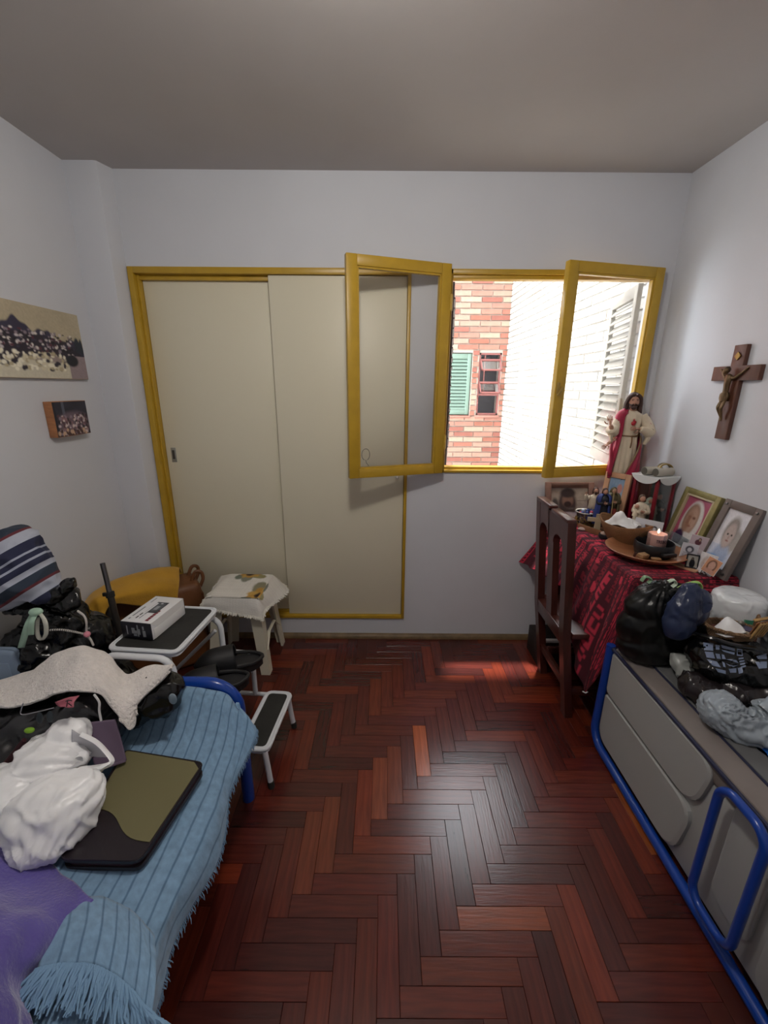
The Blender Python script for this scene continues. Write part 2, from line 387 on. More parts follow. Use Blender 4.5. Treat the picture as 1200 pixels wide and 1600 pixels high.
# ---- closet: frame (trim_1) and two sliding doors
mb = MB(); t = 0.026
mb.b2((CXL, YB - .012, CZB), (CXL + t, YB + .08, CZT), .002); mb.b2((CXL + t, YB - .012, CZT - .028), (CXR - .014, YB + .08, CZT), .002)
mb.b2((CXL + t, YB - .012, CZB), (CXR - .014, YB + .08, CZB + .02), .002); mb.b2((CXR - .016, YB - .012, CZB), (CXR, YB + .08, CZT), .002)
mb.b2((CXL + t, YB + .012, CZB + .02), (CXL + t + .012, YB + .08, CZT - .028), .002)
mb.b2((CXL + t + .01, YB + .02, CZT - .05), (-.55, YB + .08, CZT - .028), .002); mb.b2((CXL + t, YB + .022, CZB + .02), (-.55, YB + .08, CZB + .034), .002)
S('trim_1', mb, M['yellow'])
d1 = S('door_1', MB().b2((CXL + t + .014, YB + .040, CZB + .034), (-.50, YB + .060, CZT - .05), .001), M['cream'])
hp = P('door_pull', MB().box((-1.128, YB + .039, 1.085), (.026, .004, .078), .0015), mat('steel_pull', '#a9a79f', 0.35, metal=.6), d1, label='recessed steel finger pull')
P('pull_recess_shade', MB().box((-1.128, YB + .0365, 1.087), (.013, .003, .048), .0012), mat('recess_shade_steel', '#4d4a44', 0.4, metal=.3), hp)  # raised plate, coloured darker to give the shade of a hollow
d2 = S('door_2', MB().b2((-.553, YB + .004, CZB + .022), (CXR - .018, YB + .026, CZT - .03), .001), M['cream'])
P('door_knob', MB().lathe([(0.004, 0), (0.004, .012), (.009, .016), (.010, .021), (.007, .026), (0, .027)], 16, M=Matrix.Translation((.071, YB + .004, .985)) @ Euler((PI / 2, 0, 0)).to_matrix().to_4x4()), mat('white_knob', '#e8e6e0', 0.25), d2)
# ---- window: frame, two casements opened inward, shutters outside
w1 = bpy.data.objects.new('window_1', None); COL.objects.link(w1); w1['kind'] = 'structure'
mb = MB(); f = .020
mb.b2((WXL, YB - .010, WZT - .022), (WXR, YB + .045, WZT), .002); mb.b2((WXL, YB + .004, WZT - .040), (WXR, YB + .05, WZT - .020), .003)
mb.b2((WXL, YB - .010, WZB), (WXR, YB + .045, WZB + .014), .002); mb.b2((WXL, YB + .006, WZB + .012), (WXR, YB + .05, WZB + .030), .003)
mb.b2((WXL, YB - .010, WZB), (WXL + f, YB + .045, WZT), .002); mb.b2((WXR - f, YB - .010, WZB), (WXR, YB + .045, WZT), .002)
P('window_frame', mb, M['yellow'], w1)
P('outer_sill', MB().b2((WXL, YB + .05, WZB - .012), (WXR, YO + .03, WZB + .012), .003), mat('grey_stone_sill', '#b9b3a8', 0.7), w1)
def casement(hx, hy, w, z0, z1, ang, side):
    """side=+1: leaf runs to +x from its hinge at local x=0"""
    e = bpy.data.objects.new('casement', None); COL.objects.link(e); e.parent = w1; e.location = (hx, hy, z0); e.rotation_euler = (0, 0, ang)
    h = z1 - z0; sw = .048; X = lambda a: side * a
    mb = MB()
    for a, b in ((0, sw), (w - sw, w)): mb.b2((X(a), -.016, 0), (X(b), .016, h), .003)
    mb.b2((X(sw), -.0155, 0), (X(w - sw), .0155, .044), .003); mb.b2((X(sw), -.0155, h - .044), (X(w - sw), .0155, h), .003)
    for a, b, c, d in ((sw - .002, sw + .008, .04, h - .04), (w - sw - .008, w - sw + .002, .04, h - .04)): mb.b2((X(a), -.010, c), (X(b), .010, d))
    mb.b2((X(sw), -.010, .042), (X(w - sw), .010, .052)); mb.b2((X(sw), -.010, h - .052), (X(w - sw), .010, h - .042))
    P('sash', mb, M['yellow'], e)
    P('pane', MB().b2((X(sw + .004), -.0015, .046), (X(w - sw - .004), .0015, h - .046)), M['glass'], e, smooth=0)
    for zz in (.16, h - .16):
        P('hinge', MB().tube([(X(-.004), 0.013, zz - .035), (X(-.004), .013, zz), (X(-.004), .013, zz + .035)], [.007, .0075, .007], 10), M['yellow'], e)
    return e, h
cl, hL = casement(.300, YB - .050, .495, 1.016, 1.981, PI + .327, 1)
cr_, hR = casement(1.286, YB - .030, .505, 1.013, 1.976, .238, -1)
# pen scribble on the left pane, latch on the right sash
ring = [(-.0 + .020 * math.cos(a), -.0035, .028 * math.sin(a)) for a in np.linspace(-PI * .38, 1.38 * PI, 30)]
tail = [(0, -.0035, -.026), (-.002, -.0035, -.040), (-.010, -.0035, -.050), (-.014, -.0035, -.056)]
mb = MB(); MT = Matrix.Translation((.495 - .085, .006, .112)); mb.tube(ring, .0011, 5, M=MT); mb.tube(tail, .0011, 5, M=MT)
P('pen_scribble', mb, M['ink'], cl, label='balloon-like scribble in black pen')
P('latch_handle', MB().box((-.492, -.018, .43), (.014, .012, .05), .003).box((-.484, -.026, .415), (.012, .012, .045), .004, (0, .5, 0)), mat('worn_yellow_latch', '#9c7f3a', .5), cr_)
# shutters outside
def shutter(name, w, h, m, nsl, th=.024, parent=None, M4=None, ring=False, tilt=.6):
    e = bpy.data.objects.new(name, None); COL.objects.link(e); e.parent = parent; e.matrix_local = M4
    sw = .045; mb = MB()
    mb.b2((0, -th / 2, 0), (sw, th / 2, h), .002); mb.b2((w - sw, -th / 2, 0), (w, th / 2, h), .002)
    mb.b2((sw, -th / 2, 0), (w - sw, th / 2, .06), .002); mb.b2((sw, -th / 2, h - .06), (w - sw, th / 2, h), .002)
    P('shutter_frame', mb, m, e)
    sm = MB().box((0, 0, 0), (w - 2 * sw + .004, .006, (h - .12) / nsl * 1.05), 0, (tilt, 0, 0)).mesh('slat', 0); sm.materials.append(m)
    for i in range(nsl):
        o = bpy.data.objects.new('slat', sm); o.parent = e; o.location = (w / 2, 0, .06 + (h - .12) * (i + .5) / nsl); COL.objects.link(o)
    if ring:
        P('pull_ring', MB().tube([(w + .035 + .022 * math.cos(a), -.01, h * .45 + .026 * math.sin(a)) for a in np.linspace(0, 2 * PI, 20, endpoint=False)], .0022, 6, closed=True).tube([(w, -.01, h * .45), (w + .014, -.01, h * .45)], .003, 6), M['metal'], e)
    return e
sm_ = mat('cream_shutter_paint', '#918d82', .5, var=(10, .06))
dw_ = mat('dark_brown_wood', '#2f1d16', .5)
Lf = lambda x, y, z, a: Matrix.Translation((x, y, z)) @ Matrix.Rotation(a, 4, 'Z')
shutter('window_shutter', .46, .93, sm_, 17, parent=w1, M4=Lf(1.283, YO + .02, 1.02, math.radians(78)), ring=True, tilt=.7)
shutter('window_shutter', .46, .93, dw_, 17, parent=w1, M4=Lf(.338, YO + .02, 1.02, math.radians(81.0)), tilt=.7)
# ---- courtyard: brick walls, far windows
mort = mat('pale_mortar', '#9d9184', .9)
rb = mat('red_brick', rough=.85, objcol=True, bump=(60, .4, .006, 'noise'), var=(12, .15))
BY = 5.5; BXR = 1.50; BH = .0655; BLn = .25; ZB0, ZB1 = -1.0, 4.2
holes = [(.70, 1.08, 1.10, 1.85), (1.165, 1.44, 1.10, 1.85)]          # shutter, window (x0,x1,z0,z1)
def wall_with_holes(x0, x1, z0, z1, y0, y1, hs):
    mb = MB(); xs = sorted({x0, x1, *[q for h in hs for q in h[:2]]}); zs = sorted({z0, z1, *[q for h in hs for q in h[2:]]})
    for i in range(len(xs) - 1):
        for j in range(len(zs) - 1):
            cx, cz = (xs[i] + xs[i + 1]) / 2, (zs[j] + zs[j + 1]) / 2
            if not any(h[0] < cx < h[1] and h[2] < cz < h[3] for h in hs): mb.b2((xs[i], y0, zs[j]), (xs[i + 1], y1, zs[j + 1]))
    return mb
wb = S('wall_outside_back', wall_with_holes(-1.6, BXR + .25, ZB0, ZB1, BY + .004, BY + .20, holes), mort, smooth=0)
bme = {}
def brick(parent, kind, loc, rz, col, l, stuff):
    if stuff is not None:
        stuff.box(loc, (l, .02, BH - .014), 0, (0, 0, rz)); return
    l = round(l, 3); key = (kind, l)
    if key not in bme: bme[key] = MB().box((0, 0, 0), (l, .02, BH - .014)).mesh('brick', 0); bme[key].materials.append(kind)
    o = bpy.data.objects.new('brick', bme[key]); o.parent = parent; o.location = loc; o.rotation_euler = (random.gauss(0, .012), random.gauss(0, .004), rz + random.gauss(0, .006)); o.color = (*lin(col), 1); COL.objects.link(o)
reds = ['#8a5545', '#82503f', '#8f6252', '#987160', '#7c4b3e', '#8d6152', '#9c7c69']
st = MB(); nb = 0
for r in range(int((ZB1 - ZB0) / BH)):
    z = ZB0 + (r + .5) * BH; x = -1.6 + (r % 2) * BLn / 2
    while x < BXR - .02:
        l = min(BLn - .012, BXR - .004 - x); segs = [(x, x + l)]
        for h0, h1, g0, g1 in holes:
            if g0 - .02 < z < g1 + .02:
                segs = [q for a, b in segs for q in ((a, min(b, h0 - .006)), (max(a, h1 + .006), b)) if q[1] - q[0] > .03]
        for a, b in segs:
            px, py, d = proj(((a + b) / 2, BY, z)); vis = 690 < px < 812 and 425 < py < 740 and nb < 295
            nb += vis; brick(wb, rb, ((a + b) / 2, BY - .004 + random.uniform(-.003, .003), z), 0, random.choice(reds), b - a, None if vis else st)
        x += BLn
P('brickwork', st, mat('red_brick_rest', '#8a5545', .85, var=(3, .3)), wb, smooth=0, kind='stuff')
wbm = mat('whitewashed_brick', rough=.85, objcol=True, bump=(50, .4, .006, 'noise'), var=(12, .08))
ws = S('wall_outside_side', MB().b2((BXR + .004, YO + .02, ZB0), (BXR + .2, BY, ZB1)), mat('whitewashed_mortar', '#9b968c', .9), smooth=0)
whites = ['#b9b5ac', '#b2ada3', '#bcb9b2', '#b0a598', '#b6b2aa', '#b3aa9e']
st = MB(); cand = []
for r in range(int((ZB1 - ZB0) / BH)):
    z = ZB0 + (r + .5) * BH; y = YO + .03 + (r % 2) * BLn / 2
    while y < BY - .02:
        l = min(BLn - .012, BY - .004 - y); slot = abs(y + l / 2 - 4.75) < .1 and 1.0 < z < 1.9
        cy = y + l / 2; px, py, d = proj((BXR, cy, z)); cand.append((0 if (700 < px < 1010 and 425 < py < 740) else 1, d, cy, z, l)); y += BLn
cand.sort()
for i, (hid, d, cy, z, l) in enumerate(cand):
    if abs(cy - 4.9) < .07 and 1.05 < z < 1.95: continue
    brick(ws, wbm, (BXR + .002 + random.uniform(-.003, .003), cy, z), PI / 2, random.choice(whites), l, st if hid or i >= 295 else None)
P('brickwork', st, mat('whitewashed_brick_rest', '#b5b0a7', .85, var=(3, .1)), ws, smooth=0, kind='stuff')
S('ground_outside', MB().b2((-1.6, YO, ZB0 - .1), (BXR + .2, BY + .2, ZB0)), mat('courtyard_concrete', '#a9a49a', .9, var=(3, .2)))
# far shutter and far window
gr_ = mat('green_shutter_paint', '#667a6c', .55, var=(10, .06))
w2 = bpy.data.objects.new('window_2', None); COL.objects.link(w2); w2['kind'] = 'structure'
shutter('window_shutter', .36, .73, gr_, 15, parent=w2, M4=Lf(.71, BY + .03, 1.11, 0), tilt=-.6)
P('window_sill', MB().b2((.69, BY - .03, 1.075), (1.09, BY + .05, 1.10), .003), mat('pink_sill', '#8f6254', .8), w2)
w3 = bpy.data.objects.new('window_3', None); COL.objects.link(w3); w3['kind'] = 'structure'
pk = mat('oxide_red_steel', '#7d4a44', .5)
mb = MB(); a0, a1, c0, c1 = 1.167, 1.438, 1.11, 1.848
mb.b2((a0, BY + .01, c0), (a0 + .018, BY + .05, c1)); mb.b2((a1 - .018, BY + .01, c0), (a1, BY + .05, c1)); mb.b2((a0, BY + .01, c0), (a1, BY + .05, c0 + .02)); mb.b2((a0, BY + .01, c1 - .02), (a1, BY + .05, c1))
mb.b2((1.235, BY + .02, c0 + .25), (1.245, BY + .045, c1)); mb.b2((a0, BY + .02, c0 + .235), (a1, BY + .05, c0 + .255))
P('window_frame', mb, pk, w3)
P('window_sill', MB().b2((1.15, BY - .03, 1.075), (1.455, BY + .05, 1.105), .003), mat('pink_sill2', '#8f6254', .8), w3)
for i, z in enumerate((1.40, 1.665)):
    ln = .17; o = P('vent_pane_frame', MB().b2((a0 + .01, -.008, -.012), (a1 - .01, .008, .012)).b2((a0 + .01, -.008, -ln), (a0 + .025, .008, 0)).b2((a1 - .025, -.008, -ln), (a1 - .01, .008, 0)).b2((a0 + .01, -.008, -ln), (a1 - .01, .008, -ln + .016)), pk, w3, loc=(0, BY + .0, z + .10), rot=(-.75, 0, 0))
    P('pane', MB().b2((a0 + .02, -.002, -ln + .01), (a1 - .02, .002, -.01)), M['glass'], o, smooth=0)
P('pane', MB().b2((a0 + .018, BY + .028, c0 + .02), (a1 - .018, BY + .032, c1 - .02)), M['glass'], w3, smooth=0)
S('wall_outside_interior', MB().b2((.6, BY + .75, .6), (1.7, BY + .8, 2.4)).b2((.6, BY + .2, .6), (.64, BY + .75, 2.4)).b2((1.66, BY + .2, .6), (1.7, BY + .75, 2.4)).b2((.6, BY + .2, 2.36), (1.7, BY + .8, 2.4)).b2((.6, BY + .2, .6), (1.7, BY + .8, .64)), mat('dim_room_paint', '#6f6a72', .9))
# thin white wire hanging from the window frame by the corner
tag(P('hanging_wire', MB().tube([(1.318, YB - .004, 1.345), (1.322, YB - .02, 1.29), (1.318, YB - .05, 1.24), (1.30, YB - .075, 1.215), (1.27, YB - .09, 1.205)], .0016, 6), M['paper']), 'thin white wire curling out behind the statue at the window corner', 'wire')

# ================================================================ LEFT SIDE
# ---- pictures on the left wall
im = Img(150, 90, '#b9ad93').noise(.08, .12, 1)
hill = lambda u, v: .66 + .12 * np.sin(u * 5 + .3) * np.sin(u * 3.1) + .05 * np.sin(u * 23) + .02 * np.sin(u * 61) - .34 * np.clip(u - .72, 0, 1) - v
im.mask(hill, '#35324a', .03); im.rect(0, 0, 1, .34, '#9c8c88'); im.mask(lambda u, v: .30 - .10 * u - v, '#cfc8b4', .03)
im.mask(lambda u, v: np.minimum(.62 - .2 * np.clip(u - .5, 0, 1) - v, v - .26 + .1 * np.sin(u * 8)) - .25 * np.clip(u - .86, 0, 1) * 6, '#2b2433', .02)
im.speck(230, (0, .36, .90, .66), ['#c9bfc2', '#5a2a3a', '#15131d', '#8d7f8a', '#3a3850', '#e0d8d4'], .011, 3)
im.speck(150, (0, .12, .78, .36), ['#efe9d6', '#d8cfb4', '#2c2634', '#b8ab8c', '#efe9d6'], .016, 4)
im.rect(.80, .0, 1, .36, '#98888c'); im.mask(lambda u, v: .03 - abs(u - .955) - .0 * v - np.clip(v - .62, 0, 1), '#2a3038', .02) if False else None
im.ell(.93, .52, .03, .12, '#28303a', .3); im.ell(.975, .5, .02, .13, '#28303a', .3); im.ell(.84, .28, .07, .09, '#20222c', .3); im.noise(.5, .12, 5)
def board(name, label, y0, y1, z0, z1, dep, img, edge, x=XL):
    t = T(name, label, 'picture', (x + .001, (y0 + y1) / 2, z0)); w = y1 - y0; h = z1 - z0
    P('backing_board', MB().box((dep / 2, 0, h / 2), (dep, w, h), .0015), edge, t)
    P('printed_photo', panel(img, w - .004, h - .004), M['print'], t, smooth=0, loc=(dep + .0006, 0, .002), rot=(0, 0, PI / 2)); return t
board('photo_board', 'large colour print of a big crowd below dark hills, on the left wall', 1.50, 2.036, 1.466, 1.737, .016, im, mat('board_edge_pale', '#b7a58c', .7))
im = Img(80, 60, '#2c2c3a').noise(.15, .5, 2); im.rect(.25, .55, .33, 1, '#5a6070'); im.ell(.55, .35, .48, .36, '#6a5a66', .3)
im.speck(150, (.1, .05, .95, .6), ['#c9b7bc', '#8d6a70', '#2a2028', '#d9c9c4', '#5a3a40', '#8a7a88'], .026, 6); im.rect(0, 0, .06, 1, '#242433'); im.speck(30, (.05, 0, .95, .2), ['#c9a78c', '#4a2f2c'], .03, 8); im.noise(.5, .15, 7)
board('photo_block', 'small square group photo on a thick wooden block, under the large print', 1.755, 1.958, 1.232, 1.376, .034, im, M['tanwood'])
# ---- bed: blue tube frame, mattress, blanket
HB = .40
t = T('single_bed', 'low single bed with a blue tubular end rail under the piled bags', 'bed', (-.90, .35, 0))
def hoop(y, x0, x1, zt, r=.022, rad=.12, z0=0.0, n=8):
    p = [(x0, y, z0), (x0, y, zt - rad)] + [(x0 + rad - rad * math.cos(a), y, zt - rad + rad * math.sin(a)) for a in np.linspace(0, PI / 2, n)[1:]]
    q = [(x1 - rad + rad * math.sin(a), y, zt - rad + rad * math.cos(a)) for a in np.linspace(0, PI / 2, n)] + [(x1, y, z0)]
    return p + q
fr = P('end_rail', MB().tube(hoop(.83, -.40, .415, .497, .022, .10), .021, 12), M['blue'], t, label='blue tubular end rail at the far end')
P('end_rail', MB().tube(hoop(-1.02, -.40, .415, .497, .022, .10), .021, 12), M['blue'], t)
for x in (-.38, .40): P('side_rail', MB().b2((x - .015, -1.02, .22), (x + .015, .83, .26), .003), M['blue'], t)
P('mattress', MB().box((.01, -.10, .315), (.80, 1.82, .13), .04, seg=3), mat('mattress_ticking', '#a99a88', .9, bump=(120, .2, .002, 'weave')), t)
# blanket: ribbed pale blue weave
bm_ = bpy.data.materials.new('ribbed_blue_blanket'); bm_.use_nodes = True; N = bm_.node_tree.nodes; L = bm_.node_tree.links; pb = N['Principled BSDF']; pb.inputs['Roughness'].default_value = .95; pb.inputs['Sheen Weight'].default_value = .25
uvn = N.new('ShaderNodeUVMap'); uvn.uv_map = 'UVMap'
wv = N.new('ShaderNodeTexWave'); wv.bands_direction = 'Y'; wv.wave_profile = 'SIN'; wv.inputs['Scale'].default_value = 9.5; wv.inputs['Distortion'].default_value = .6; wv.inputs['Detail'].default_value = 2; L.new(uvn.outputs[0], wv.inputs[0])
cr1 = N.new('ShaderNodeValToRGB'); cr1.color_ramp.elements[0].position = 0.0; cr1.color_ramp.elements[0].color = (*lin('#557592'), 1); cr1.color_ramp.elements[1].position = .09; cr1.color_ramp.elements[1].color = (*lin('#7b9cba'), 1); L.new(wv.outputs['Fac'], cr1.inputs[0])
nzn = N.new('ShaderNodeTexNoise'); nzn.inputs['Scale'].default_value = 60; nzn.inputs['Detail'].default_value = 6; L.new(uvn.outputs[0], nzn.inputs[0])
mxn = N.new('ShaderNodeMix'); mxn.data_type = 'RGBA'; mxn.blend_type = 'OVERLAY'; mxn.inputs[0].default_value = .35; L.new(cr1.outputs[0], mxn.inputs[6]); L.new(nzn.outputs['Fac'], mxn.inputs[7]); L.new(mxn.outputs[2], pb.inputs['Base Color'])
bpn = N.new('ShaderNodeBump'); bpn.inputs['Strength'].default_value = .5; bpn.inputs['Distance'].default_value = .004; L.new(cr1.outputs['Color'], bpn.inputs['Height'])
bp2 = N.new('ShaderNodeBump'); bp2.inputs['Strength'].default_value = .5; bp2.inputs['Distance'].default_value = .003; L.new(nzn.outputs['Fac'], bp2.inputs['Height']); L.new(bpn.outputs[0], bp2.inputs['Normal']); L.new(bp2.outputs[0], pb.inputs['Normal'])
M['blanket'] = bm_
ys = [1.165, 1.13, 1.04, .92, .78, .62, .46, .30, .12, -.1]
rows = []
for i, y in enumerate(ys):
    e = math.exp(-((y - 1.165) / .10) ** 2); top = HB + .085 * e + .004; w = math.sin(i * 2.1) * .008
    rows.append([(-1.30, y, top), (-1.0, y, top + .01), (-.75, y, top + .012), (-.58, y - .01 * e, top + .006), (-.505, y - .02 * e, top - .004), (-.470 + w * .5 + .02 * (1 - e), y - .03 * e, top - .026 - .02 * e), (-.452 + w + .02 * (1 - e), y - .06 * e, top - .062 - .03 * e), (-.444 + w * 1.4 + .02 * (1 - e), y - .07 * e, top - .102 - .04 * e)])
rows[0][-1] = (-.455, 1.125, .425); rows[0][-2] = (-.475, 1.14, .452); rows[1][-1] = (-.402, 1.078, .392); rows[1][-2] = (-.435, 1.10, .428); rows[2][-1] = (-.415, 1.02, .358); rows[2][-2] = (-.432, 1.03, .382); rows[3][-1] = (-.432, .91, .330)
bl_mb = surf(rows, 110, 90, .014, 7, 3, amp2=.004, nsc2=26)
bl = P('blanket', bl_mb, M['blanket'], smooth=180); solid(bl, .006)
tag(bl, 'pale blue ribbed blanket spread over the bed, frayed along its edge', 'blanket')
mb = MB(); E_ = bl_mb.G[:, -1]
for i in range(len(E_) - 1):
    for k in range(4):
        p = E_[i] + (E_[i + 1] - E_[i]) * (k / 4); d = np.array([random.uniform(-.004, .007), random.uniform(-.006, .006), -random.uniform(.012, .026)])
        mb.tube([p, p + d * .5 + np.array([.002, 0, 0]), p + d], [.0014, .0012, .0006], 3)
P('frayed_edge', mb, mat('blanket_yarn', '#7ea0bf', .95), bl, kind='stuff')
# folded throw with a yarn fringe at the near end of the bed
fy = [(60, 1522, .432), (110, 1512, .436), (160, 1520, .436), (205, 1552, .435), (238, 1600, .43)]
edge = [at(a, b, z=c) for a, b, c in fy]
row0 = [p + Vector((0, 0, .010)) for p in edge]; row1 = [p + Vector((-.02, .055, .014)) for p in edge]; row2 = [p + Vector((-.06, .12, .004)) for p in edge]
row2 = [Vector((p.x, p.y, .424)) for p in row2]
th = surf([row2, row1, row0], 16, 40, .004, 20, 8, amp2=.002); tho = P('fringed_throw', th, M['blanket'], smooth=180); solid(tho, .006)
tag(tho, 'pale blue throw end with thick yarn fringe at the near corner of the bed', 'blanket')
mb = MB(); Ed = th.G[-1]; dirs = [(-.25, -1), (.0, -1), (.15, -1), (.5, -.8), (.9, -.3)]
for i in range(130):
    f = (i + random.random() * .8) / 130; j = min(len(Ed) - 2, int(f * (len(Ed) - 1))); p = Ed[j] + (Ed[j + 1] - Ed[j]) * (f * (len(Ed) - 1) - j)
    dx, dy = [np.interp(f, np.linspace(0, 1, 5), [d[q] for d in dirs]) for q in (0, 1)]; ln = random.uniform(.045, .062); dx += random.gauss(0, .22)
    pts = [p + np.array([0, 0, .004])] + [p + np.array([dx * ln * q + random.gauss(0, .003), dy * ln * q + random.gauss(0, .002), .008 - .02 * q + random.uniform(-.002, .004)]) for q in (.35, .7, 1)]
    mb.tube(pts, [.0028, .003, .0028, .0016], 5)
P('fringe', mb, mat('throw_yarn', '#7c9fbf', .95, bump=(200, .5, .002, 'noise')), tho, kind='stuff')
# ---- purple fleece in the near corner
pf = mat('purple_fleece', '#5d529e', .95, bump=(140, .6, .004, 'noise'), var=(9, .16), sheen=.6)
R3 = [[at(-190, 1300, z=.425), at(-90, 1296, z=.428), at(-20, 1300, z=.432), at(45, 1330, z=.432), at(100, 1362, z=.430), at(146, 1408, z=.427)],
      [at(-210, 1400, z=.428), at(-110, 1390, z=.475), at(-30, 1385, z=.50), at(30, 1410, z=.49), at(80, 1430, z=.465), at(112, 1456, z=.432)],
      [at(-230, 1500, z=.428), at(-130, 1490, z=.49), at(-40, 1480, z=.52), at(10, 1470, z=.51), at(45, 1490, z=.475), at(78, 1500, z=.434)],
      [at(-240, 1590, z=.428), at(-140, 1575, z=.49), at(-50, 1560, z=.52), at(0, 1530, z=.50), at(26, 1535, z=.465), at(45, 1542, z=.434)],
      [at(-250, 1700, z=.428), at(-150, 1680, z=.47), at(-40, 1650, z=.49), at(18, 1600, z=.475), at(35, 1590, z=.455), at(56, 1600, z=.434)],
      [at(-250, 1800, z=.426), at(-150, 1780, z=.428), at(-40, 1750, z=.430), at(30, 1730, z=.430), at(50, 1720, z=.430), at(70, 1720, z=.430)]]
o = P('fleece_blanket', surf(R3, 80, 80, .026, 7, 2, amp2=.007, nsc2=20), pf, smooth=180); solid(o, .008)
tag(o, 'crumpled violet fleece blanket in the near corner of the bed', 'blanket')
# ---- olive document case
t = T('document_case', 'olive fabric document case with dark leather corner, lying on the blue blanket', 'case', (0, 0, 0))
c4 = [at(195, 1170, z=.452), at(318, 1190, z=.452), at(217, 1342, z=.452), at(92, 1340, z=.452)]
o0 = (c4[0] + c4[1] + c4[2] + c4[3]) / 4; t.location = (o0.x, o0.y, .414)
# local outline: rounded quad
def rquad(c, rr, n=5):
    out = []
    for i in range(4):
        p, a, b = c[i], c[i - 1], c[(i + 1) % 4]; u_ = (a - p).normalized() * rr; v_ = (b - p).normalized() * rr
        for k in range(n):
            s_ = k / (n - 1); out.append(p + u_ * (1 - s_) ** 2 + v_ * s_ ** 2)
    return out
loc4 = [Vector((p.x - o0.x, p.y - o0.y)) for p in c4]
olive = mat('olive_canvas', '#77714f', .85, bump=(260, .4, .002, 'weave')); leath = mat('dark_leather', '#221a20', .38, bump=(90, .15, .003, 'noise')); mar = mat('maroon_leather_edge', '#34161b', .45)
inner = [p * .985 for p in loc4]
P('lower_cover', MB().ext([tuple(p) for p in rquad(loc4, .018)], .010), leath, t)
P('zip_edge', MB().ext([tuple(p) for p in rquad([p * .975 for p in loc4], .028)], .012, Matrix.Translation((0, 0, .010))), mar, t, label='maroon zip edge')
P('upper_cover', MB().ext([tuple(p) for p in rquad(loc4, .018)], .011, Matrix.Translation((0, 0, .022))), leath, t)
a_, b_, c_, d_ = loc4; k = lambda p, q, f: p + (q - p) * f
curve = [k(b_, c_, .86) + (k(a_, d_, .60) - k(b_, c_, .86)) * s_ + Vector((-.006, -.010)) * math.sin(s_ * PI * 2) for s_ in np.linspace(0, 1, 14)]
top_poly = [k(a_, b_, .02) * .985, k(a_, b_, .90) * .975, k(b_, c_, .07) * .975] + [p * .97 for p in curve]
P('olive_panel', MB().ext([tuple(p) for p in top_poly], .0025, Matrix.Translation((0, 0, .033))), olive, t, smooth=0, label='olive fabric panel')
P('piping', MB().tube([(p.x * 1.0, p.y * 1.0, .033) for p in rquad(loc4, .018)], .0028, 6, closed=True), leath, t)
# ---- mauve envelope
t = T('paper_bag', 'flat mauve paper bag tucked under the white carrier bag', 'bag')
q = [at(128, 1130, y=.93), at(180, 1124, y=.95), at(198, 1188, z=.461), at(150, 1205, z=.461)]
G = [[q[0], (q[0] + q[1]) / 2, q[1]], [(q[0] * .45 + q[3] * .55) + Vector((0, 0, .006)), (q[0] + q[1] + q[2] + q[3]) / 4 + Vector((0, .01, .012)), q[1] * .45 + q[2] * .55], [q[3], (q[2] + q[3]) / 2, q[2]]]
pmv = mat('mauve_paper', '#6b5a6f', .75); o = P('front', surf(G, 20, 20, .002, 20, 1), pmv, t, smooth=180); solid(o, .004)
P('folded_bottom', MB().tube([q[3] + Vector((0, -.004, .004)), (q[2] + q[3]) / 2 + Vector((0, -.004, .004)), q[2] + Vector((0, -.004, .004))], .004, 6), pmv, t)
# ---- white carrier bag
wp = mat('white_carrier_plastic', '#fbfbfd', .3, bump=(9, .5, .015, 'ridge'), sss=.15)
def A(px, py, y, r, e=None): p = at(px, py, y=y); return (p.x, p.y, p.z, *(r if hasattr(r, '__len__') else (r, r, r))) + ((e,) if e else ())
t = T('carrier_bag', 'crumpled white plastic carrier bag lying beside the olive case', 'bag')
me = blob([A(15, 1256, .79, (.14, .10, .092)), A(82, 1186, .86, (.08, .08, .062)), A(105, 1150, .90, (.055, .05, .05)), A(85, 1270, .74, (.09, .08, .075)), A(120, 1250, .76, (.06, .06, .05)), A(70, 1310, .70, (.055, .055, .05)), A(-60, 1275, .79, (.14, .10, .10)), A(50, 1235, .82, (.10, .09, .08))],
          .006, [(6, .020, 'n'), (5, .009, 'crease'), (13, .006, 'crease'), (26, .003, 'crease')], [(tuple(at(150, 1192, y=.85)), (1, 0, .2), 18, .013, .13), (tuple(at(60, 1345, y=.66)), (0, -.6, -.5), 14, .008, .10)], zmin=.446, seed=4, smooth=8)
BL('bag_body', me, wp, t)
# open mouth: lower lip, thin upper film and the handle loop
lip = surf([[at(112, 1196, y=.845), at(134, 1197, y=.845), at(156, 1195, y=.85), at(173, 1190, y=.855)], [at(108, 1206, y=.825), at(132, 1206, y=.825), at(154, 1202, y=.83), at(172, 1193, y=.845)], [at(96, 1216, y=.82), at(122, 1219, y=.822), at(148, 1213, y=.83), at(170, 1196, y=.845)]], 14, 22, .004, 26, 3)
solid(P('bag_lip', lip, wp, t, smooth=180), .002, 0)
film = surf([[at(112, 1140, y=.87), at(132, 1150, y=.875), at(152, 1162, y=.875), at(170, 1180, y=.87)], [at(112, 1160, y=.865), at(130, 1168, y=.875), at(148, 1174, y=.875), at(166, 1183, y=.87)], [at(112, 1176, y=.86), at(128, 1180, y=.87), at(144, 1182, y=.87), at(160, 1184, y=.868)]], 14, 22, .005, 24, 6)
solid(P('bag_film', film, mat('thin_white_film', '#cfcfd6', .35, alpha=.75, bump=(14, .5, .01, 'ridge')), t, smooth=180), .0015, 0)
hl = [at(126, 1147, y=.87), at(150, 1159, y=.872), at(167, 1176, y=.868), at(175, 1190, y=.855), at(160, 1199, y=.84), at(138, 1206, y=.83), at(116, 1212, y=.82)]
